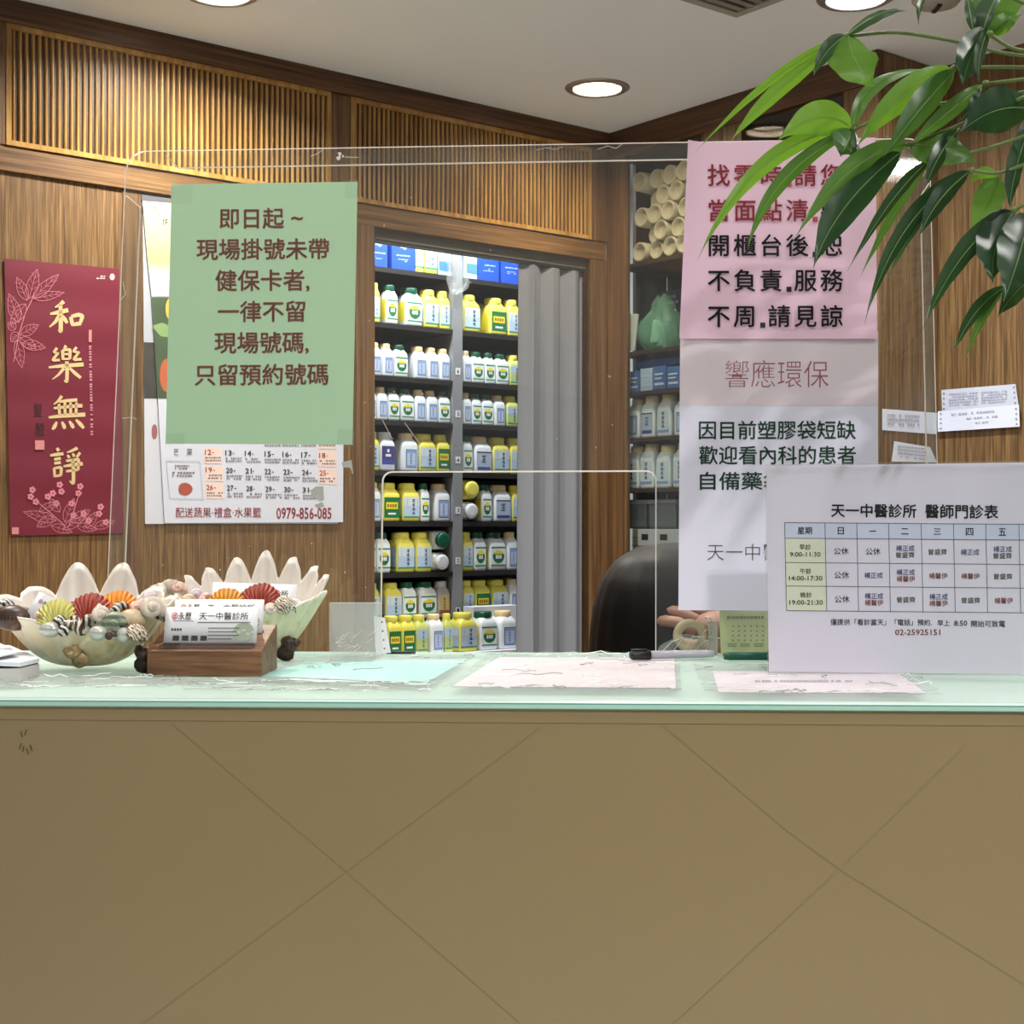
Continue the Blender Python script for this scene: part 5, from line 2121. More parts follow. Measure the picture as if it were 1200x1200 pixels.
# third level: blue packs
z = cshz[2]
n_ = 0
for px0, px1, h, k in ((736, 749, .066, 0), (750, 764, .070, 1), (765, 780, .072, 2), (781, 797, .066, 3)):
    cthing_box(px0, px1, z, h, .045, .08, M_BLUEP if k != 1 else M_BOXP, 'blue_pack', 'small blue pack, %s from left on the cabinet shelf under the green bag' % ORD[k], 'pack',
               (INKW, [(.15, .2, .85, .3), (.15, .45, .7, .52), (.15, .62, .8, .7)]), 'blue packs in the cabinet')
cthing_box(745, 800, z + .0725, .022, .05, .09, mat('blue_tray', rgb(40, 72, 140), .4), 'flat_box', 'flat dark blue box lying on top of the small blue packs', 'box')


def cab_bottle(kind, px, lev, wd, H, lab, y=.05):
    b_ = bottle(kind, lab, 'bottles in the glazed cabinet')
    b_.location = cloc(cabr(px, y), y + wd / 2, cshz[lev] + .0005)
    b_.rotation_euler = (0, 0, TH - PI / 2)
    b_.scale = (wd / BW, wd / BW, H / BH)


for k, (px, kd, H) in enumerate(((741, 'C', .122), (758, 'F', .128), (777, 'W', .128), (797, 'C', .122))):
    cab_bottle(kd, px, 3, .058, H, 'cream-capped bottle behind glass, %s from left on the cabinet bottle shelf' % ORD[k])
# fifth level: more white bottles
for k, (px, H) in enumerate(((740, .132), (757, .136), (776, .130), (796, .134))):
    cab_bottle('W', px, 4, .060, H, 'white bottle behind glass, %s from left on the shelf above the grey bins' % ORD[k])
# sixth level: grey bins, a label box
z = cshz[5]
M_BIN = mat('grey_bin', rgb(104, 108, 110), .45)
for k, (px0, px1) in enumerate(((735, 757), (759, 792))):
    r0, r1 = cabr(px0, .06), cabr(px1, .06)
    t = thing('storage_bin', 'grey plastic bin, %s one on the low cabinet shelf above the hair' % ('left' if k == 0 else 'right'), 'bin', cloc((r0 + r1) / 2, .12, z), 'grey bins')
    mb = MB()
    mb.box(r0, r1, .06, .18, z + .075, z + .165)
    mb.build('bin_body', M_BIN, t, **CW, bevel=.008)
    mb = MB()
    mb.box(r0 - .003, r1 + .003, .055, .185, z + .150, z + .163)
    mb.build('rim', mat('grey_bin_rim', rgb(128, 132, 132), .45), t, **CW, bevel=.004)
cthing_box(735, 800, z, .074, .055, .14, mat('olive_pack', rgb(132, 130, 96), .6), 'pack_stack_box', 'olive packet box under the grey bins', 'box', (mat('olive_line', rgb(92, 92, 70), .6), [(0, .3, 1, .34), (0, .62, 1, .66)]))
t = cthing_box(747, 812, z + .022, .052, .035, .018, mat('label_carton', rgb(178, 178, 180), .5), 'label_carton', 'pale narrow carton with dark windows before the olive box', 'box', (M_INK, [(.08, .35, .2, .7), (.42, .35, .55, .7)]))

# ------------------------------------------------------------------ the clerk
HP = V((0.228, 2.08, 0))                     # under the head
t = thing('person', 'dark-haired person bent low over the desk behind the counter', 'person', HP + V((0, .22, 0)))
SKIN = mat('skin', rgb(168, 126, 108), .5)
HAIR = mat('black_hair', rgb(9, 8, 10), .5, spec=.22)
CLOTH = mat('dark_shirt', rgb(40, 40, 48), .8)
hc = V((HP.x - .005, HP.y, 1.045))           # head centre
J = {}
pel = V((HP.x + .03, HP.y + .30, .50))
verts = [pel, pel + V((0, -.02, .14)), pel + V((-.01, -.08, .29)), pel + V((-.02, -.16, .42)), V((hc.x + .01, hc.y + .09, .95)), V((hc.x, hc.y + .03, 1.0)), V((hc.x, hc.y, 1.06)),
         # shoulders, arms (left of picture, right of picture)
         pel + V((-.19, -.17, .395)), V((HP.x - .22, HP.y - .02, .80)), V((HP.x - .10, HP.y - .13, .765)), V((HP.x - .05, HP.y - .17, .765)),
         pel + V((.16, -.17, .40)), V((HP.x + .20, HP.y - .10, .93)), V((HP.x + .13, HP.y - .155, 1.02)), V((HP.x + .075, HP.y - .13, 1.045)),
         # legs
         pel + V((-.10, -.02, -.02)), pel + V((-.11, -.36, -.01)), pel + V((-.11, -.34, -.42)), pel + V((-.11, -.42, -.45)),
         pel + V((.10, -.02, -.02)), pel + V((.11, -.36, -.01)), pel + V((.11, -.34, -.42)), pel + V((.11, -.42, -.45))]
edges = [(0, 1), (1, 2), (2, 3), (3, 4), (4, 5), (5, 6), (3, 7), (7, 8), (8, 9), (9, 10), (3, 11), (11, 12), (12, 13), (13, 14), (0, 15), (15, 16), (16, 17), (17, 18), (0, 19), (19, 20), (20, 21), (21, 22)]
rad = [.135, .125, .13, .115, .055, .06, .085, .06, .044, .032, .022, .06, .044, .033, .024, .085, .062, .042, .032, .085, .062, .042, .032]


def skin_mesh(name, verts, edges, rad, root=0, sub=2):
    me = bpy.data.meshes.new(name)
    me.from_pydata([tuple(v) for v in verts], edges, [])
    o = bpy.data.objects.new(name, me)
    COL.objects.link(o)
    sk = o.modifiers.new('skin', 'SKIN')
    sk.use_smooth_shade = True
    for i, r in enumerate(rad):
        d = me.skin_vertices[0].data[i]
        rr = r if isinstance(r, tuple) else (r, r)
        d.radius = rr
        d.use_root = (i == root)
    ss = o.modifiers.new('sub', 'SUBSURF')
    ss.levels = ss.render_levels = sub
    dg = bpy.context.evaluated_depsgraph_get()
    m2 = bpy.data.meshes.new_from_object(o.evaluated_get(dg))
    vs = [v.co.copy() for v in m2.vertices]
    fs = [tuple(p.vertices) for p in m2.polygons]
    bpy.data.objects.remove(o)
    bpy.data.meshes.remove(me)
    bpy.data.meshes.remove(m2)
    return vs, fs


vs, fs = skin_mesh('b', verts, edges, rad)
mb = MB()
mb.add(vs, fs, 0, True)
# head with a bowed face towards the desk
Rh = Matrix.Rotation(math.radians(48), 4, 'X')
mb.ball(hc, .098, 22, 16, 0, (.78, .95, 1.12), Rh)


def face(p):
    return hc + Rh.to_3x3() @ V(p)


mb.tube([face((0, -.090, .022)), face((0, -.104, -.006)), face((0, -.106, -.018)), face((0, -.092, -.024))], [.006, .010, .013, .008], 8)
for sx in (-1, 1):
    mb.ball(face((sx * .075, .004, -.002)), .02, 8, 6, 0, (.35, .7, 1.3), Rh)
# fingers of both hands
for wr, dirv, lat in ((verts[10], V((.9, -.35, -.05)), V((.3, .8, 0))), (verts[14], V((-.75, .25, .45)), V((.3, .5, .6)))):
    dirv.normalize()
    lat = (lat - dirv * lat.dot(dirv)).normalized()
    nrm = dirv.cross(lat)
    mb.ball(wr + dirv * .03, .036, 12, 8, 0, (1, .9, .6))
    for k, (off, L) in enumerate(((-.026, .060), (-.009, .070), (.009, .066), (.025, .052))):
        b0 = wr + dirv * .048 + lat * off
        mb.tube([b0, b0 + dirv * L * .5 + nrm * .004, b0 + dirv * L * .8 + nrm * .016, b0 + dirv * L * .95 + nrm * .026], [.009, .0085, .008, .006], 8)
    b0 = wr + dirv * .012 - lat * .028
    mb.tube([b0, b0 + dirv * .025 - lat * .018, b0 + dirv * .05 - lat * .02 + nrm * .01], [.011, .010, .007], 8)
body = mb.build('body', SKIN, t)
mb = MB()
for sx in (-1, 1):
    mb.ball(face((sx * .032, -.083, .030)), .011, 10, 7, 0, (1.3, .5, .6), Rh)
mb.build('eyes', mat('eye', rgb(236, 232, 228), .3), body)
mb = MB()
mb.tube([face((-.024, -.090, -.050)), face((0, -.097, -.050)), face((.024, -.090, -.050))], [.003, .006, .003], 8)
mb.build('mouth', mat('lip', rgb(168, 92, 88), .5), body)
# shirt over torso and upper arms
sv = verts[:5] + [verts[7], verts[7] * .35 + verts[8] * .65, verts[11], verts[11] * .45 + verts[12] * .55]
se = [(0, 1), (1, 2), (2, 3), (3, 4), (3, 5), (5, 6), (3, 7), (7, 8)]
sr = [.15, .142, .147, .135, .07, .078, .062, .078, .064]
vs, fs = skin_mesh('s', sv, se, sr)
mb = MB()
mb.add(vs, fs, 0, True)
mb.build('shirt', CLOTH, t)
lv = [pel + V((0, 0, .02)), verts[15], verts[16], verts[17], verts[19], verts[20], verts[21]]
vs, fs = skin_mesh('l', lv, [(0, 1), (1, 2), (2, 3), (0, 4), (4, 5), (5, 6)], [.145, .1, .078, .056, .1, .078, .056])
mb = MB()
mb.add(vs, fs, 0, True)
trou = mb.build('trousers', mat('dark_trousers', rgb(34, 34, 40), .8), t)
# hair: a heavy falling bob, wider than the head
mb = MB()


def hairf(u, v):
    a = 2 * PI * u
    prof = [(.004, .132), (.042, .127), (.074, .108), (.094, .080), (.105, .045), (.110, .005), (.112, -.04), (.113, -.09), (.111, -.135), (.100, -.150)]
    k = v * (len(prof) - 1)
    i = min(int(k), len(prof) - 2)
    f = k - i
    r = prof[i][0] * (1 - f) + prof[i + 1][0] * f
    z = prof[i][1] * (1 - f) + prof[i + 1][1] * f
    r *= 1 + .018 * math.sin(23 * a + 2 * v) * v + .012 * math.sin(41 * a) * v
    x, y = r * math.cos(a), r * 1.08 * math.sin(a)
    return hc + V((x * 1.0 + (.014 if x > 0 else 0) * (1 - v), y + .012 - .25 * max(0, z) * .3, z - .006))


mb.grid(hairf, 90, 26, 0, True, True)
mb.build('hair', HAIR, t)
sz = min((o_.matrix_basis.translation + o_.parent.location + v.co).z for o_ in (body, trou) for v in o_.data.vertices if (V((v.co.x + o_.location.x + o_.parent.location.x - pel.x, v.co.y + o_.location.y + o_.parent.location.y - pel.y))).length < .19) - .001
# a stool carries the clerk
t = thing('stool', 'plain stool under the seated clerk behind the counter', 'stool', (pel.x, pel.y, 0))
mb = MB()
mb.lathe([(.17, sz - .04), (.18, sz - .03), (.18, sz - .008), (.17, sz)], 32, Matrix.Translation((pel.x, pel.y, 0)))
mb.build('seat', M_BLACK, t)
for i in range(4):
    a = PI / 4 + PI / 2 * i
    mb = MB()
    mb.tube([(pel.x + .12 * math.cos(a), pel.y + .12 * math.sin(a), sz - .039), (pel.x + .17 * math.cos(a), pel.y + .17 * math.sin(a), .002)], .012, 10)
    mb.build('leg', M_POST, t)

# ------------------------------------------------------------------ card block and visiting cards
M_BLOCK = wood('block_wood', rgb(84, 54, 34), rgb(112, 76, 50), rgb(140, 100, 68), (8, 60, 90), rough=.45)
a = TOP.at(172, 793)
bW, bD, h0, h1 = .1122, .075, .0248, .0455
t = thing('card_block', 'walnut block with slots of visiting cards between the two shells', 'card holder', a + V((bW / 2, bD / 2, 0)))
BA = math.radians(-2.0)
bx_, by_ = V((math.cos(BA), math.sin(BA), 0)), V((-math.sin(BA), math.cos(BA), 0))


def blk(x, y, z):
    return a + bx_ * x + by_ * y + V((0, 0, z))


def topz(y):
    return h0 + (h1 - h0) * y / bD


mb = MB()
P = [(0, 0), (bD, 0), (bD, h1), (0, h0)]
L_ = [blk(0, y, z + .0004) for y, z in P]
mb.prism(L_, bx_ * bW)
mb.build('wood_block', M_BLOCK, t, bevel=.0012)
M_SLOT = mat('slot_dark', rgb(46, 28, 18), .7)
slots = [.0118, .052]
for ys_ in slots:
    mb = MB()
    P = []
    for i in range(24):
        q = 2 * PI * i / 24
        cx_, cy_ = math.cos(q), math.sin(q)
        X = bW / 2 + (bW / 2 - .014) * (1 if cx_ > 0 else -1) + .005 * cx_
        Y = ys_ + .0064 * cy_
        P.append(blk(X, Y, topz(Y) + .0009))
    mb.add(P, [tuple(range(24))])
    mb.build('slot', M_SLOT, t)
M_CARD = mat('card_white', rgb(226, 226, 230), .6)


def card(O, ex, ey, W_, H_, lab, detail=True, bow=0.0, group='visiting cards'):
    """visiting card: O lower left, ex right, ey up"""
    nrm = ex.cross(ey)
    t = thing('visiting_card', lab, 'card', O + ex * W_ / 2, group)
    mb = MB()

    def fn(u, v, o=0):
        return O + ex * (W_ * u) + ey * (H_ * v) + nrm * (bow * math.sin(PI * u) - o)
    mb.grid(lambda u, v: fn(u, v), 10, 2)
    mb.grid(lambda u, v: fn(1 - u, v, .0008), 10, 2)
    ring = [(i / 10, 0) for i in range(10)] + [(1, 0), (1, .5)] + [(1 - i / 10, 1) for i in range(10)] + [(0, 1), (0, .5)]
    k = len(ring)
    mb.add([fn(*q) for q in ring] + [fn(*q, .0008) for q in ring], [(i, (i + 1) % k, (i + 1) % k + k, i + k) for i in range(k)])
    mb.build('card_sheet', M_CARD, t)
    O2 = O + nrm * (.0004 + bow)
    mb = MB()
    ptext(mb, '天一中醫診所', O2, ex, ey, W_ * .37, W_ * .90, H_ * .74, W_ * .083, .004)
    ptext(mb, '永歷', O2, ex, ey, W_ * .145, W_ * .285, H_ * .74, W_ * .085, .008)
    if detail:
        rnd = random.Random(4)
        for (x0, x1, yc, hh, st) in ((.36, .92, .56, .016, .022), (.10, .30, .60, .010, .018), (.48, .80, .40, .014, .026), (.48, .78, .30, .014, .026), (.48, .80, .20, .014, .026), (.48, .74, .10, .014, .026), (.08, .2, .36, .03, .03), (.10, .50, .12, .07, .10)):
            x = x0
            while x < x1:
                w2 = st * .7
                mb.add([O2 + ex * W_ * p + ey * (H_ * q) for p, q in ((x, yc - hh), (x + w2, yc - hh), (x + w2, yc + hh), (x, yc + hh))], [(0, 1, 2, 3)])
                x += st
    mb.build('lettering', ink('card_ink', 48, 48, 52), t)
    mb = MB()
    c0 = O2 + ex * W_ * .105 + ey * H_ * .74
    r_ = W_ * .034
    for k in range(20):
        p, q = 2 * PI * k / 20, 2 * PI * (k + 1) / 20
        mb.add([c0 + ex * r_ * math.cos(p) + ey * r_ * 1.15 * math.sin(p), c0 + ex * r_ * math.cos(q) + ey * r_ * 1.15 * math.sin(q), c0 + ex * r_ * .78 * math.cos(q) + ey * r_ * .9 * math.sin(q), c0 + ex * r_ * .78 * math.cos(p) + ey * r_ * .9 * math.sin(p)], [(0, 1, 2, 3)])
    for dy in (-.45, 0, .4):
        mb.add([c0 + ex * r_ * p + ey * r_ * q for p, q in ((-.5, dy - .12), (.5, dy - .12), (.5, dy + .12), (-.5, dy + .12))], [(0, 1, 2, 3)])
    mb.build('red_seal', ink('card_red', 190, 60, 58), t)
    if detail:
        mb = MB()
        c0 = O2 - nrm * .0002 + ex * W_ * .86 + ey * H_ * .30
        R_ = H_ * .26
        mb.add([c0 + ex * R_ * 1.1 * math.cos(2 * PI * k / 24) + ey * R_ * math.sin(2 * PI * k / 24) for k in range(24)], [tuple(range(24))])
        mb.build('seal_print', ink('card_sage', 160, 170, 150), t)
        mb = MB()
        for k in range(5):
            x = (.74 + .05 * k)
            p, q = O2 + ex * W_ * (x - .0) + ey * H_ * (.22 + .05 * (k % 3)), ex * W_ * .04
            mb.add([p, p + q, p + q + ey * H_ * .05, p + ey * H_ * .05], [(0, 1, 2, 3)])
        mb.build('seal_lines', ink('card_sage_light', 196, 202, 186), t)
    return t


up1 = (V((0, 0, 1)) + by_ * .30).normalized()
card(blk(.0115, slots[0] + .005, topz(slots[0]) + .0035) , bx_, up1, .0915, .036, 'front visiting card in the walnut block, the lowest one', True, .0010)
card(blk(.012, slots[1] - .004, topz(slots[1]) - .0003), bx_, up1, .0905, .0345, 'visiting card in the rear slot of the walnut block', True, .0006)
#@@PART5

# ------------------------------------------------------------------ shell bowls
def shellmat(name, c0, c1, c2, sc=9.0, rough=.38):
    if name in MATS:
        return MATS[name]
    m = mat(name, c0, rough)
    nt = m.node_tree
    b = nt.nodes['Principled BSDF']
    tc = nt.nodes.new('ShaderNodeTexCoord')
    n1 = nt.nodes.new('ShaderNodeTexNoise')
    n1.inputs['Scale'].default_value = sc
    n1.inputs['Detail'].default_value = 4
    nt.links.new(tc.outputs['Object'], n1.inputs['Vector'])
    cr = nt.nodes.new('ShaderNodeValToRGB')
    e = cr.color_ramp.elements
    e[0].position, e[0].color = .38, c0
    e[1].position, e[1].color = .60, c1
    k = e.new(.72)
    k.color = c2
    nt.links.new(n1.outputs['Fac'], cr.inputs[0])
    nt.links.new(cr.outputs[0], b.inputs['Base Color'])
    return m


def stripemat(name, ca, cb, sc, direction='X', dist=2.0, rough=.35):
    if name in MATS:
        return MATS[name]
    m = mat(name, ca, rough)
    nt = m.node_tree
    b = nt.nodes['Principled BSDF']
    tc = nt.nodes.new('ShaderNodeTexCoord')
    wv = nt.nodes.new('ShaderNodeTexWave')
    wv.bands_direction = direction
    wv.inputs['Scale'].default_value = sc
    wv.inputs['Distortion'].default_value = dist
    wv.inputs['Detail'].default_value = 2
    nt.links.new(tc.outputs['Object'], wv.inputs['Vector'])
    cr = nt.nodes.new('ShaderNodeValToRGB')
    e = cr.color_ramp.elements
    e[0].position, e[0].color = .42, ca
    e[1].position, e[1].color = .58, cb
    nt.links.new(wv.outputs['Fac'], cr.inputs[0])
    nt.links.new(cr.outputs[0], b.inputs['Base Color'])
    return m


M_SHOUT = shellmat('shell_outside', rgb(252, 244, 218), rgb(244, 228, 186), rgb(206, 150, 98), 26)
M_SHIN = mat('shell_inside', rgb(222, 214, 204), .35, var=.08, bscale=60)
M_SHOUT2 = shellmat('shell_outside_pale', rgb(228, 226, 196), rgb(216, 214, 172), rgb(150, 138, 110), 60)
M_FAN = {'yellow': stripemat('fan_yellow', rgb(208, 204, 120), rgb(186, 178, 84), 60), 'red': stripemat('fan_red', rgb(170, 66, 44), rgb(132, 44, 34), 70), 'orange': stripemat('fan_orange', rgb(240, 160, 48), rgb(222, 124, 26), 70),
         'gold': stripemat('fan_gold', rgb(228, 166, 54), rgb(196, 122, 30), 70)}
M_SN = {'zebra': stripemat('zebra_shell', rgb(36, 34, 36), rgb(214, 210, 200), 75, 'DIAGONAL', 1.2), 'cream': shellmat('cream_shell', rgb(206, 190, 160), rgb(188, 160, 124), rgb(120, 84, 58), 90),
        'brown': shellmat('brown_shell', rgb(52, 34, 26), rgb(86, 58, 42), rgb(176, 150, 120), 40), 'white': shellmat('white_shell', rgb(220, 210, 198), rgb(200, 182, 164), rgb(150, 116, 96), 90),
        'pink': shellmat('pink_shell', rgb(224, 188, 178), rgb(206, 160, 146), rgb(236, 222, 212), 80), 'green': stripemat('green_turban', rgb(150, 158, 132), rgb(96, 108, 92), 45, 'Z', 3),
        'banded': stripemat('banded_shell', rgb(222, 212, 194), rgb(66, 52, 44), 55, 'X', 4), 'spot': stripemat('spotted_shell', rgb(222, 212, 194), rgb(120, 92, 72), 130, 'DIAGONAL', 9),
        'lilac': shellmat('lilac_shell', rgb(206, 192, 202), rgb(176, 156, 172), rgb(104, 78, 98), 80), 'pearl': mat('pearl', rgb(206, 208, 200), .12, metal=.35), 'tan': shellmat('tan_shell', rgb(196, 170, 126), rgb(160, 128, 86), rgb(226, 206, 170), 120)}


def clam(name, parent, c, a, b, z0, rim, nl, lobe, mats, phase=0.0, skew=0.0):
    """ribbed clam valve: half width a, half depth b; rim(angle) gives the rim height above the counter"""
    NT_, NR = 220, 26

    def fn(u, v, th=0.0):
        q = 2 * PI * u
        w_ = v ** 0.50
        ribw = math.cos(nl * q + phase)
        rr = (w_ * (1 + 0.05 * ribw * v + .016 * v * math.cos(3 * nl * q + 3 * phase))) - th * .4
        x = a * rr * math.cos(q) + skew * v
        y = b * rr * math.sin(q)
        h = rim(q) + lobe(q) * (0.5 + 0.5 * ribw) ** .48 * v ** 3
        z = z0 + (h - z0) * (v ** 1.6) + th
        flare = 1 + 0.10 * v ** 4
        return c + V((x * flare, y * flare, z))
    mb = MB()
    mb.grid(lambda u, v: fn(u, 0.02 + 0.98 * v), NT_, NR, 0, True, True)
    mb.grid(lambda u, v: fn(1 - u, 0.02 + 0.98 * v, 0.0026), NT_, NR, 1, True, True)
    vs = [fn(i / NT_, 1.0) for i in range(NT_)] + [fn(i / NT_, 1.0, 0.0026) for i in range(NT_)]
    mb.add(vs, [(i, (i + 1) % NT_, (i + 1) % NT_ + NT_, i + NT_) for i in range(NT_)], 1, True)
    vs = [fn(i / 40, .02) for i in range(40)]
    mb.add(vs, [tuple(range(40))], 0)
    vs = [fn(i / 40, .02, .0026) for i in range(40)]
    mb.add(vs, [tuple(range(40))], 1)
    return mb.build(name, mats, parent)


def rotz(d):
    return Matrix.Rotation(d, 4, 'Z')


def fan(parent, p, size, m, rot=0.0, tilt=0.35, name='scallop_shell'):
    """ribbed fan facing the viewer, hinge at the bottom"""
    Mx = Matrix.Translation(p) @ Matrix.Rotation(-tilt, 4, 'X') @ Matrix.Rotation(rot, 4, 'Y')
    mb = MB()
    nr = 13

    def fn(u, v, s):
        an = (u - .5) * 2 * 1.12
        r = size * v * (1.0 - .16 * abs(u - .5) * 2) * (1 + .018 * math.cos(2 * PI * nr * u))
        dome = math.sin(PI * min(1, v * .95)) * .20 * size
        rib = .022 * size * math.cos(2 * PI * nr * u) * v
        return Mx @ V((r * math.sin(an), -s * (dome + rib) - (0.0006 if s > .5 else -.0006), r * math.cos(an)))
    mb.grid(lambda u, v: fn(u, .03 + .97 * v, 1), 104, 8)
    mb.grid(lambda u, v: fn(1 - u, .03 + .97 * v, .6), 104, 8)
    for sx in (-1, 1):
        mb.add([Mx @ V(q) for q in ((0, -.001, 0), (sx * .28 * size, -.001, .02 * size), (sx * .24 * size, -.001, .22 * size), (0, -.001, .2 * size))], [(0, 1, 2, 3)])
    return mb.build(name, m, parent)


def snail(parent, p, size, m, rot=(0, 0, 0), high=1.0, turns=3.6, spikes=0, name='snail_shell', fat=.45):
    """coiled shell: a tube along a shrinking helix"""
    Mx = Matrix.Translation(p) @ Matrix.Rotation(rot[2], 4, 'Z') @ Matrix.Rotation(rot[1], 4, 'Y') @ Matrix.Rotation(rot[0], 4, 'X')
    n, k = 62, 10
    mb = MB()
    vs = []
    for i in range(n + 1):
        f = i / n
        s = math.exp(-2.5 * f)
        q = 2 * PI * turns * f
        R = size * .52 * s
        tr = size * fat * s
        z = size * high * (1 - s) * 1.25
        ctr = V((R * math.cos(q), R * math.sin(q), z))
        er = V((math.cos(q), math.sin(q), 0))
        for j in range(k):
            g_ = 2 * PI * j / k
            bump_ = 1 + (spikes * (1 if (i % 5 == 0 and j in (0, 1)) else 0))
            vs.append(Mx @ (ctr + (er * math.cos(g_) + V((0, 0, 1)) * math.sin(g_) * (0.9 + .2 * high)) * tr * bump_))
    fs = [(i * k + j, i * k + (j + 1) % k, (i + 1) * k + (j + 1) % k, (i + 1) * k + j) for i in range(n) for j in range(k)]
    fs += [tuple(range(k)), tuple(range(n * k, n * k + k))]
    mb.add(vs, fs, 0, True)
    return mb.build(name, m, parent)


def pebble(parent, p, r, m, sq=(1, 1, .8), name='pearl'):
    mb = MB()
    mb.ball(p, r, 18, 12, 0, sq)
    return mb.build(name, m, parent)


def cowrie(parent, p, size, m, rot=0.0):
    Mx = rotz(rot)
    mb = MB()
    mb.ball(p, size, 22, 14, 0, (1.35, .85, .85), Mx)
    for i in range(9):
        x = size * (-.9 + .225 * i)
        q = p + Mx.to_3x3() @ V((x, -size * .84 * math.sqrt(max(0.05, 1 - (x / size / 1.35) ** 2)), 0))
        mb.ball(q, size * .13, 6, 5, 0, (.6, .6, 1.3))
    return mb.build('cowrie_shell', m, parent)


# left bowl
LD = 1.468
t = thing('shell_bowl', 'left-hand clam shell bowl of small sea shells at the left end of the counter', 'shell ornament', TOP.at(104, 787), 'clam shell bowls on the counter')
cL = V((at(98, 700, LD).x, LD + .004, 0))


def rimL(q):
    # front edge low, left and right tips high, back high
    s, c = math.sin(q), math.cos(q)
    return ZT + .052 + .011 * abs(c) ** 3 + (.020 if s > 0 else -.004) * abs(s)


clam('clam_shell', t, cL, .079, .044, ZT + .004, rimL, 11, lambda q: .032 * max(0.0, math.sin(q)) ** .5 * (.25 + .75 * math.exp(-((q - 1.54) / .62) ** 4)) + .003, [M_SHOUT, M_SHIN], phase=5.01)


def L(px, py, d):
    return at(px, py, d)


d0 = 1.432
fan(t, L(68, 738, 1.430), .031, M_FAN['yellow'], -.15, .25)
fan(t, L(104, 733, 1.434), .033, M_FAN['red'], .12, .25)
fan(t, L(136, 726, 1.440), .030, M_FAN['orange'], .25, .25)
snail(t, L(116, 722, 1.424), .013, M_SN['white'], (1.4, 0, .6), .8, 3.2, .55)
snail(t, L(134, 733, 1.420), .0175, M_SN['green'], (1.5, 0, 0), .45, 3.2)
snail(t, L(104, 735, 1.422), .0135, M_SN['banded'], (0, -1.45, .2), 1.5, 4)
snail(t, L(86, 734, 1.426), .0115, M_SN['banded'], (.3, -1.3, -.4), 1.3, 4)
snail(t, L(70, 731, 1.428), .0115, M_SN['zebra'], (1.0, .6, 0), .8, 3)
snail(t, L(77, 741, 1.420), .0105, M_SN['zebra'], (1.2, -.4, .3), .8, 3)
snail(t, L(140, 718, 1.432), .0125, M_SN['zebra'], (.9, -.9, 0), .8, 3)
snail(t, L(7, 712, 1.455), .0105, M_SN['zebra'], (.9, .3, 0), .9, 3)
cowrie(t, L(16, 724, 1.446), .0155, M_SN['brown'], .1)
snail(t, L(43, 729, 1.438), .0165, M_SN['lilac'], (.6, 1.2, .2), .6, 2.6)
pebble(t, L(59, 738, 1.424), .0095, M_SN['pearl'], (1.2, .8, .8))
pebble(t, L(115, 742, 1.412), .0085, M_SN['pearl'], (1.1, .8, .85))
pebble(t, L(154, 727, 1.425), .0125, M_SN['cream'], (1.15, .8, .9), 'moon_shell')
pebble(t, L(145, 744, 1.414), .0075, M_SN['pearl'], (1, .8, 1))
snail(t, L(157, 745, 1.412), .0145, M_SN['spot'], (1.1, .5, .4), .8, 3.4)
snail(t, L(129, 746, 1.408), .0070, M_SN['brown'], (1.4, 0, 0), .6, 3)
snail(t, L(158, 714, 1.436), .0105, M_SN['pink'], (.9, .8, 0), .8, 3)
snail(t, L(168, 712, 1.445), .0110, M_SN['pink'], (1.0, -.6, .4), .9, 3)
snail(t, L(176, 716, 1.432), .0190, M_SN['white'], (1.2, .5, .3), .8, 3.2)
snail(t, L(185, 724, 1.440), .0080, M_SN['zebra'], (1, .5, 0), .8, 3)
snail(t, L(173, 704, 1.462), .0130, M_SN['lilac'], (.9, .9, 0), 1.0, 3)
snail(t, L(52, 724, 1.434), .0080, M_SN['tan'], (1, -1, 0), 1.2, 3)
for px, s, mm, r_ in ((85, .0125, 'tan', (.3, .3, 0)), (162, .0135, 'brown', (.2, 1.0, 0))):
    p = TOP.at(px, 789)
    snail(t, p + V((0, 0, .0145)), s, M_SN[mm], r_, 1.0, 3.2, .3, name='foot_shell', fat=.62)
pf_ = V((cL.x + .01, LD + .03, ZT + .014))
snail(t, pf_, .012, M_SN['tan'], (.3, .3, 0), .7, 3.2, .2, name='foot_shell', fat=.6)
# visiting card stuck in the bowl
e1 = V((math.cos(-.48), 0.12, math.sin(-.48))).normalized()
e2 = V((math.sin(.48), .22, math.cos(.48))).normalized()
o = card(L(29, 722, 1.440) - e2 * .004, e1, e2, .058, .032, 'tilted visiting card stuck in the left-hand shell bowl', False)

# right bowl
RD = 1.585
t = thing('shell_bowl', 'right-hand clam shell bowl with tall white lobes behind the card block', 'shell ornament', TOP.at(300, 773), 'clam shell bowls on the counter')
cR = V((at(296, 700, RD).x, RD - .004, 0))


def rimR(q):
    s, c = math.sin(q), math.cos(q)
    return ZT + .056 + .012 * abs(c) ** 3 + (.026 if s > 0 else -.006) * abs(s) + .003 * c


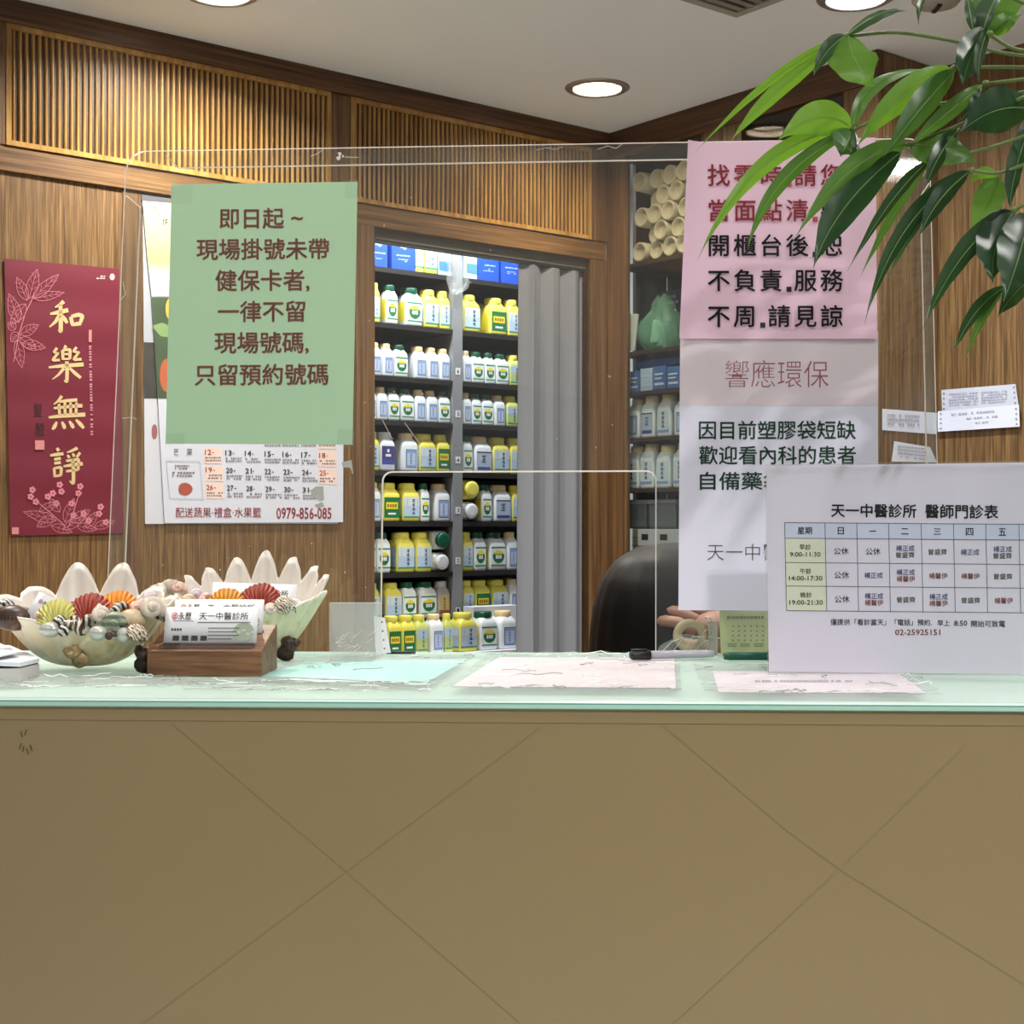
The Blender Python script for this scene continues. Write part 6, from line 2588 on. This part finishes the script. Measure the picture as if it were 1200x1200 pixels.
clam('clam_shell', t, cR, .0725, .042, ZT + .004, rimR, 15, lambda q: .030 * max(0.0, math.sin(q)) ** .35 * (.55 + .45 * math.exp(-((q - 1.48) / .55) ** 2)) + .004, [M_SHOUT2, M_SHIN], phase=2.97)
fan(t, L(268, 721, 1.548), .030, M_FAN['gold'], -.3, .25)
fan(t, L(303, 717, 1.550), .032, M_FAN['red'], .25, .25)
snail(t, L(331, 713, 1.550), .0165, M_SN['spot'], (1.2, .4, .3), .9, 3.6)
snail(t, L(316, 716, 1.546), .0120, M_SN['white'], (1, .8, 0), .7, 3)
snail(t, L(240, 706, 1.556), .0120, M_SN['pink'], (1, -.8, 0), .8, 3)
snail(t, L(229, 700, 1.560), .0120, M_SN['lilac'], (1.1, .5, 0), .8, 3)
snail(t, L(208, 692, 1.562), .0125, M_SN['pink'], (.9, .4, 0), .7, 3)
snail(t, L(197, 697, 1.556), .0185, M_SN['white'], (.4, -1.1, .2), 1.0, 3.4)
snail(t, L(186, 702, 1.56), .0150, M_SN['white'], (1.1, -.5, 0), .9, 3)
snail(t, L(200, 709, 1.548), .0140, M_SN['cream'], (1.2, .6, 0), .8, 3)
snail(t, L(220, 706, 1.550), .0120, M_SN['cream'], (1.2, .6, 0), .8, 3)
pebble(t, L(345, 709, 1.56), .009, M_SN['pearl'])
p = TOP.at(338, 775)
snail(t, p + V((-.006, 0, .0155)), .0135, M_SN['brown'], (.2, 1.25, .2), 1.3, 4, .2, name='foot_shell', fat=.62)
snail(t, TOP.at(262, 776) + V((0, 0, .015)), .0135, M_SN['tan'], (.3, .3, 0), .7, 3.2, .2, name='foot_shell', fat=.6)
e1 = V((1, 0.05, -.03)).normalized()
e2 = V((.03, .22, 1)).normalized()
card(L(246, 726, 1.570), e1, e2, .0915, .041, 'visiting card standing in the right-hand shell bowl', False)

# ------------------------------------------------------------------ money tree reaching in from the right
def leafmat(name, top, under, trans, tr):
    m = bpy.data.materials.new(name)
    m.use_nodes = True
    nt = m.node_tree
    b = nt.nodes['Principled BSDF']
    b.inputs['Roughness'].default_value = .36
    b.inputs['Specular IOR Level'].default_value = .5
    ge = nt.nodes.new('ShaderNodeNewGeometry')
    mx = nt.nodes.new('ShaderNodeMix')
    mx.data_type = 'RGBA'
    mx.inputs[6].default_value = top
    mx.inputs[7].default_value = under
    nt.links.new(ge.outputs['Backfacing'], mx.inputs[0])
    nt.links.new(mx.outputs[2], b.inputs['Base Color'])
    tl = nt.nodes.new('ShaderNodeBsdfTranslucent')
    tl.inputs[0].default_value = trans
    ms = nt.nodes.new('ShaderNodeMixShader')
    ms.inputs[0].default_value = tr
    nt.links.new(b.outputs[0], ms.inputs[1])
    nt.links.new(tl.outputs[0], ms.inputs[2])
    nt.links.new(ms.outputs[0], nt.nodes['Material Output'].inputs[0])
    return m


LEAFM = {'y': leafmat('backlit_leaf', rgb(70, 112, 42), rgb(98, 138, 62), rgb(138, 190, 52), .5), 'm': leafmat('leaf', rgb(46, 84, 40), rgb(76, 112, 58), rgb(112, 160, 52), .40), 'd': leafmat('shaded_leaf', rgb(28, 56, 36), rgb(58, 84, 56), rgb(66, 110, 40), .25)}  # same foliage throughout; backlight and shade are put into the leaflet colours
M_RIB = mat('leaf_midrib', rgb(122, 156, 92), .5)
M_STEM = mat('plant_stem', rgb(96, 118, 56), .5)
PD = 1.30
px_ = V((.66, .93, 0))
tree = thing('money_tree', 'potted money tree whose drooping green leaves reach in from the right', 'plant', px_)


def leaflet(parent, base, mid, tip, wpx, kind, tilt=.25, db=0.0, dt=-.05, fold=.30):
    B, M_, T = at(base[0], base[1], PD + db), at(mid[0], mid[1], PD + (db + dt) / 2 - .012), at(tip[0], tip[1], PD + dt)
    C = M_ * 2 - (B + T) * .5
    n, k = 22, 6
    wr = .9 * wpx / F * PD / 2 / max(.3, math.cos(tilt))

    def cpt(f):
        return B * (1 - f) ** 2 + C * (2 * f * (1 - f)) + T * f * f

    def tan(f):
        return ((C - B) * (2 * (1 - f)) + (T - C) * (2 * f)).normalized()
    mb = MB()

    def fn(u, v):
        f = v
        p, tg = cpt(f), tan(f)
        view = V((0, 1, 0))
        side = tg.cross(view)
        if side.length < 1e-3:
            side = V((1, 0, 0))
        side.normalize()
        deep = side.cross(tg).normalized()
        wv = side * math.cos(tilt) + deep * math.sin(tilt)
        nv = wv.cross(tg).normalized()
        prof = max(0.0, math.sin(PI * min(1, f ** .82))) ** .72 * (1 - .25 * f) * (1 - f ** 6)
        x = (u - .5) * 2
        rip = .05 * math.sin(26 * f + 3 * abs(x)) * abs(x) * wr
        return p + wv * (wr * prof * x * 1.12) + nv * (fold * wr * prof * (abs(x) ** 1.2) + rip)
    mb.grid(fn, k, n, 0, True)

    def rib(u, v, s_):
        p = fn(.5, v)
        dv = (fn(.58, v) - fn(.42, v))
        dv = dv.normalized() if dv.length > 1e-7 else V((1, 0, 0))
        nn = dv.cross(tan(v)).normalized()
        return p + dv * ((u - .5) * .0011 * (1 - .8 * v)) + nn * (.00025 * s_)
    for s_ in (1, -1):
        mb.grid(lambda u, v: rib(u, v * .96, s_), 1, n, 1, True)
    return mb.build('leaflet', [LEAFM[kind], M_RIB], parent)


def petiole(pts, r=.0016, name='leaf'):
    mb = MB()
    P = [at(x, y, d) for x, y, d in pts]
    q = []
    for i in range(len(P) - 1):
        for s in range(5):
            q.append(P[i] * (1 - s / 5) + P[i + 1] * (s / 5))
    q.append(P[-1])
    for _ in range(4):
        q = [q[0]] + [(q[i - 1] + q[i] * 2 + q[i + 1]) / 4 for i in range(1, len(q) - 1)] + [q[-1]]
    mb.tube(q, r, 8)
    mb.ball(q[-1], r * 2.0, 10, 7)
    return mb.build(name, M_STEM, tree)


TOPX = (1330, 70, 1.28)
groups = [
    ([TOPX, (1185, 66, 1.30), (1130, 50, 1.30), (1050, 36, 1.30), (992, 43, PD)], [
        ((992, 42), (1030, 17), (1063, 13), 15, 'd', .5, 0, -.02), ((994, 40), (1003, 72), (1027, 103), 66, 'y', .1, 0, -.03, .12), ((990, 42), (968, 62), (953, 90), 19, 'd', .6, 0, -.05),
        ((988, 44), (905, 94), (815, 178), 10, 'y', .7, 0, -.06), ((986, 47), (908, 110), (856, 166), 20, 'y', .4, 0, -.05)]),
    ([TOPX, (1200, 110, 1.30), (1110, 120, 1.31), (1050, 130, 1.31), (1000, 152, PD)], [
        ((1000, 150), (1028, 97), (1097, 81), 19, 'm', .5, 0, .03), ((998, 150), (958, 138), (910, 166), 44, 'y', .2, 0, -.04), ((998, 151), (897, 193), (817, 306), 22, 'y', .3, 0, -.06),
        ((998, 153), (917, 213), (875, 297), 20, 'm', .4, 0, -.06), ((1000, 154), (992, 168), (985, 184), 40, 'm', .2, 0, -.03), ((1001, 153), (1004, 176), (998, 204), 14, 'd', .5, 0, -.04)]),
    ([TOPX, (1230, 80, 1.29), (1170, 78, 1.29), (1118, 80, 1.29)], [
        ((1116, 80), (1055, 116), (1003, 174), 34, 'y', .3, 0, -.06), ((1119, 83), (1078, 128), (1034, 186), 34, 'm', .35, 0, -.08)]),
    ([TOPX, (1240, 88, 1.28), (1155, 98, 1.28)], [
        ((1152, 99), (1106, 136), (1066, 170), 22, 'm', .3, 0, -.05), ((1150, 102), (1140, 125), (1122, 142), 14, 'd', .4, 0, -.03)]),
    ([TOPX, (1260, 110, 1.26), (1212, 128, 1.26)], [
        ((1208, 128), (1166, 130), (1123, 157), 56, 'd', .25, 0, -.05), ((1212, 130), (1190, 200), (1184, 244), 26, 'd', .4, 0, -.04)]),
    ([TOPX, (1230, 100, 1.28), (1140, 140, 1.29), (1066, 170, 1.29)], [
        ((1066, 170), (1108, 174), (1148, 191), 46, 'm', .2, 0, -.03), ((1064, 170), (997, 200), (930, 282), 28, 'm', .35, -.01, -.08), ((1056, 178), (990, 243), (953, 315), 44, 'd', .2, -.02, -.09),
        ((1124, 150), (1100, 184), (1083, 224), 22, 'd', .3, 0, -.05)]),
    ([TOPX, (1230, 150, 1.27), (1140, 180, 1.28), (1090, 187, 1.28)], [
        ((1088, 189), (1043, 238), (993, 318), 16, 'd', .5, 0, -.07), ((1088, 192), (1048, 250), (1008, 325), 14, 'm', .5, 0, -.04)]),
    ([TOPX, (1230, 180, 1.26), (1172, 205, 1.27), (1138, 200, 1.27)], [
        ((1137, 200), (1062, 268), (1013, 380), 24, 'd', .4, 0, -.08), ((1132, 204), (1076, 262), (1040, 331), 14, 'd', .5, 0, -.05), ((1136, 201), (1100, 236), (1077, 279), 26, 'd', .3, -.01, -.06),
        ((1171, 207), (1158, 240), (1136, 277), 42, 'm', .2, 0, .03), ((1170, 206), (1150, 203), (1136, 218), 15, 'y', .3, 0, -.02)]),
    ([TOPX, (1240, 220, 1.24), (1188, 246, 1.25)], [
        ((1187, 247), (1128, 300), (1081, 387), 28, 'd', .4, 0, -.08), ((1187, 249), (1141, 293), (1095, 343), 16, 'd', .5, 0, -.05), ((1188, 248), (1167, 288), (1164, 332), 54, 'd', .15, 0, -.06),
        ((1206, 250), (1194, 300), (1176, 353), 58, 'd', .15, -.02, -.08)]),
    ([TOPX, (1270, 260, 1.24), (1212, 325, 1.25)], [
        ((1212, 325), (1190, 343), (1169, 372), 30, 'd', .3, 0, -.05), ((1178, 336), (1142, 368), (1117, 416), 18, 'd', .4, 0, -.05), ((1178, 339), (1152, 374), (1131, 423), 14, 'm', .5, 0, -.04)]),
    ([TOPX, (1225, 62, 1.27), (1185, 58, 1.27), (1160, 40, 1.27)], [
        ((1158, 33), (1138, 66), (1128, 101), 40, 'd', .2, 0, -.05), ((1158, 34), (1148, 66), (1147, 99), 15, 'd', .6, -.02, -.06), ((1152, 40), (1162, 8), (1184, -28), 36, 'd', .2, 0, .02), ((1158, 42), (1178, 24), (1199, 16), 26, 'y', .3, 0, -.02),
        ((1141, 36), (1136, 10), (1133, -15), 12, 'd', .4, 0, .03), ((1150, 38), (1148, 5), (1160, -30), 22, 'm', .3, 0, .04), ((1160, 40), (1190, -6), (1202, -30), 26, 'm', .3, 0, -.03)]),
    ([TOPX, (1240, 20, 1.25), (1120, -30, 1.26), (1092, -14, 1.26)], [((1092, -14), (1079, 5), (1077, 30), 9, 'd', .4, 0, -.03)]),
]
for path, lfs in groups:
    st = petiole(path)
    for lf in lfs:
        leaflet(st, *lf)
TP = at(*TOPX)
mb = MB()
tk = [V((.66, .93, .30)), V((.655, .94, .7)), V((.64, 1.0, 1.1)), V((.60, 1.12, 1.4)), TP]
qq = []
for i in range(len(tk) - 1):
    for s in range(6):
        qq.append(tk[i] * (1 - s / 6) + tk[i + 1] * (s / 6))
qq.append(tk[-1])
mb.tube(qq, [.019 - .014 * i / (len(qq) - 1) for i in range(len(qq))], 12)
mb.build('trunk', mat('bark', rgb(120, 108, 78), .8, var=.2, bscale=40), tree)
mb = MB()
mb.lathe([(.09, .0), (.115, .02), (.14, .30), (.15, .31), (.14, .315), (.13, .29), (.01, .285)], 36, Matrix.Translation(px_), cap=False)
mb.lathe([(.001, .0005), (.09, .0005)], 36, Matrix.Translation(px_), cap=False)
mb.build('pot', mat('pot_glaze', rgb(220, 214, 202), .3), tree)
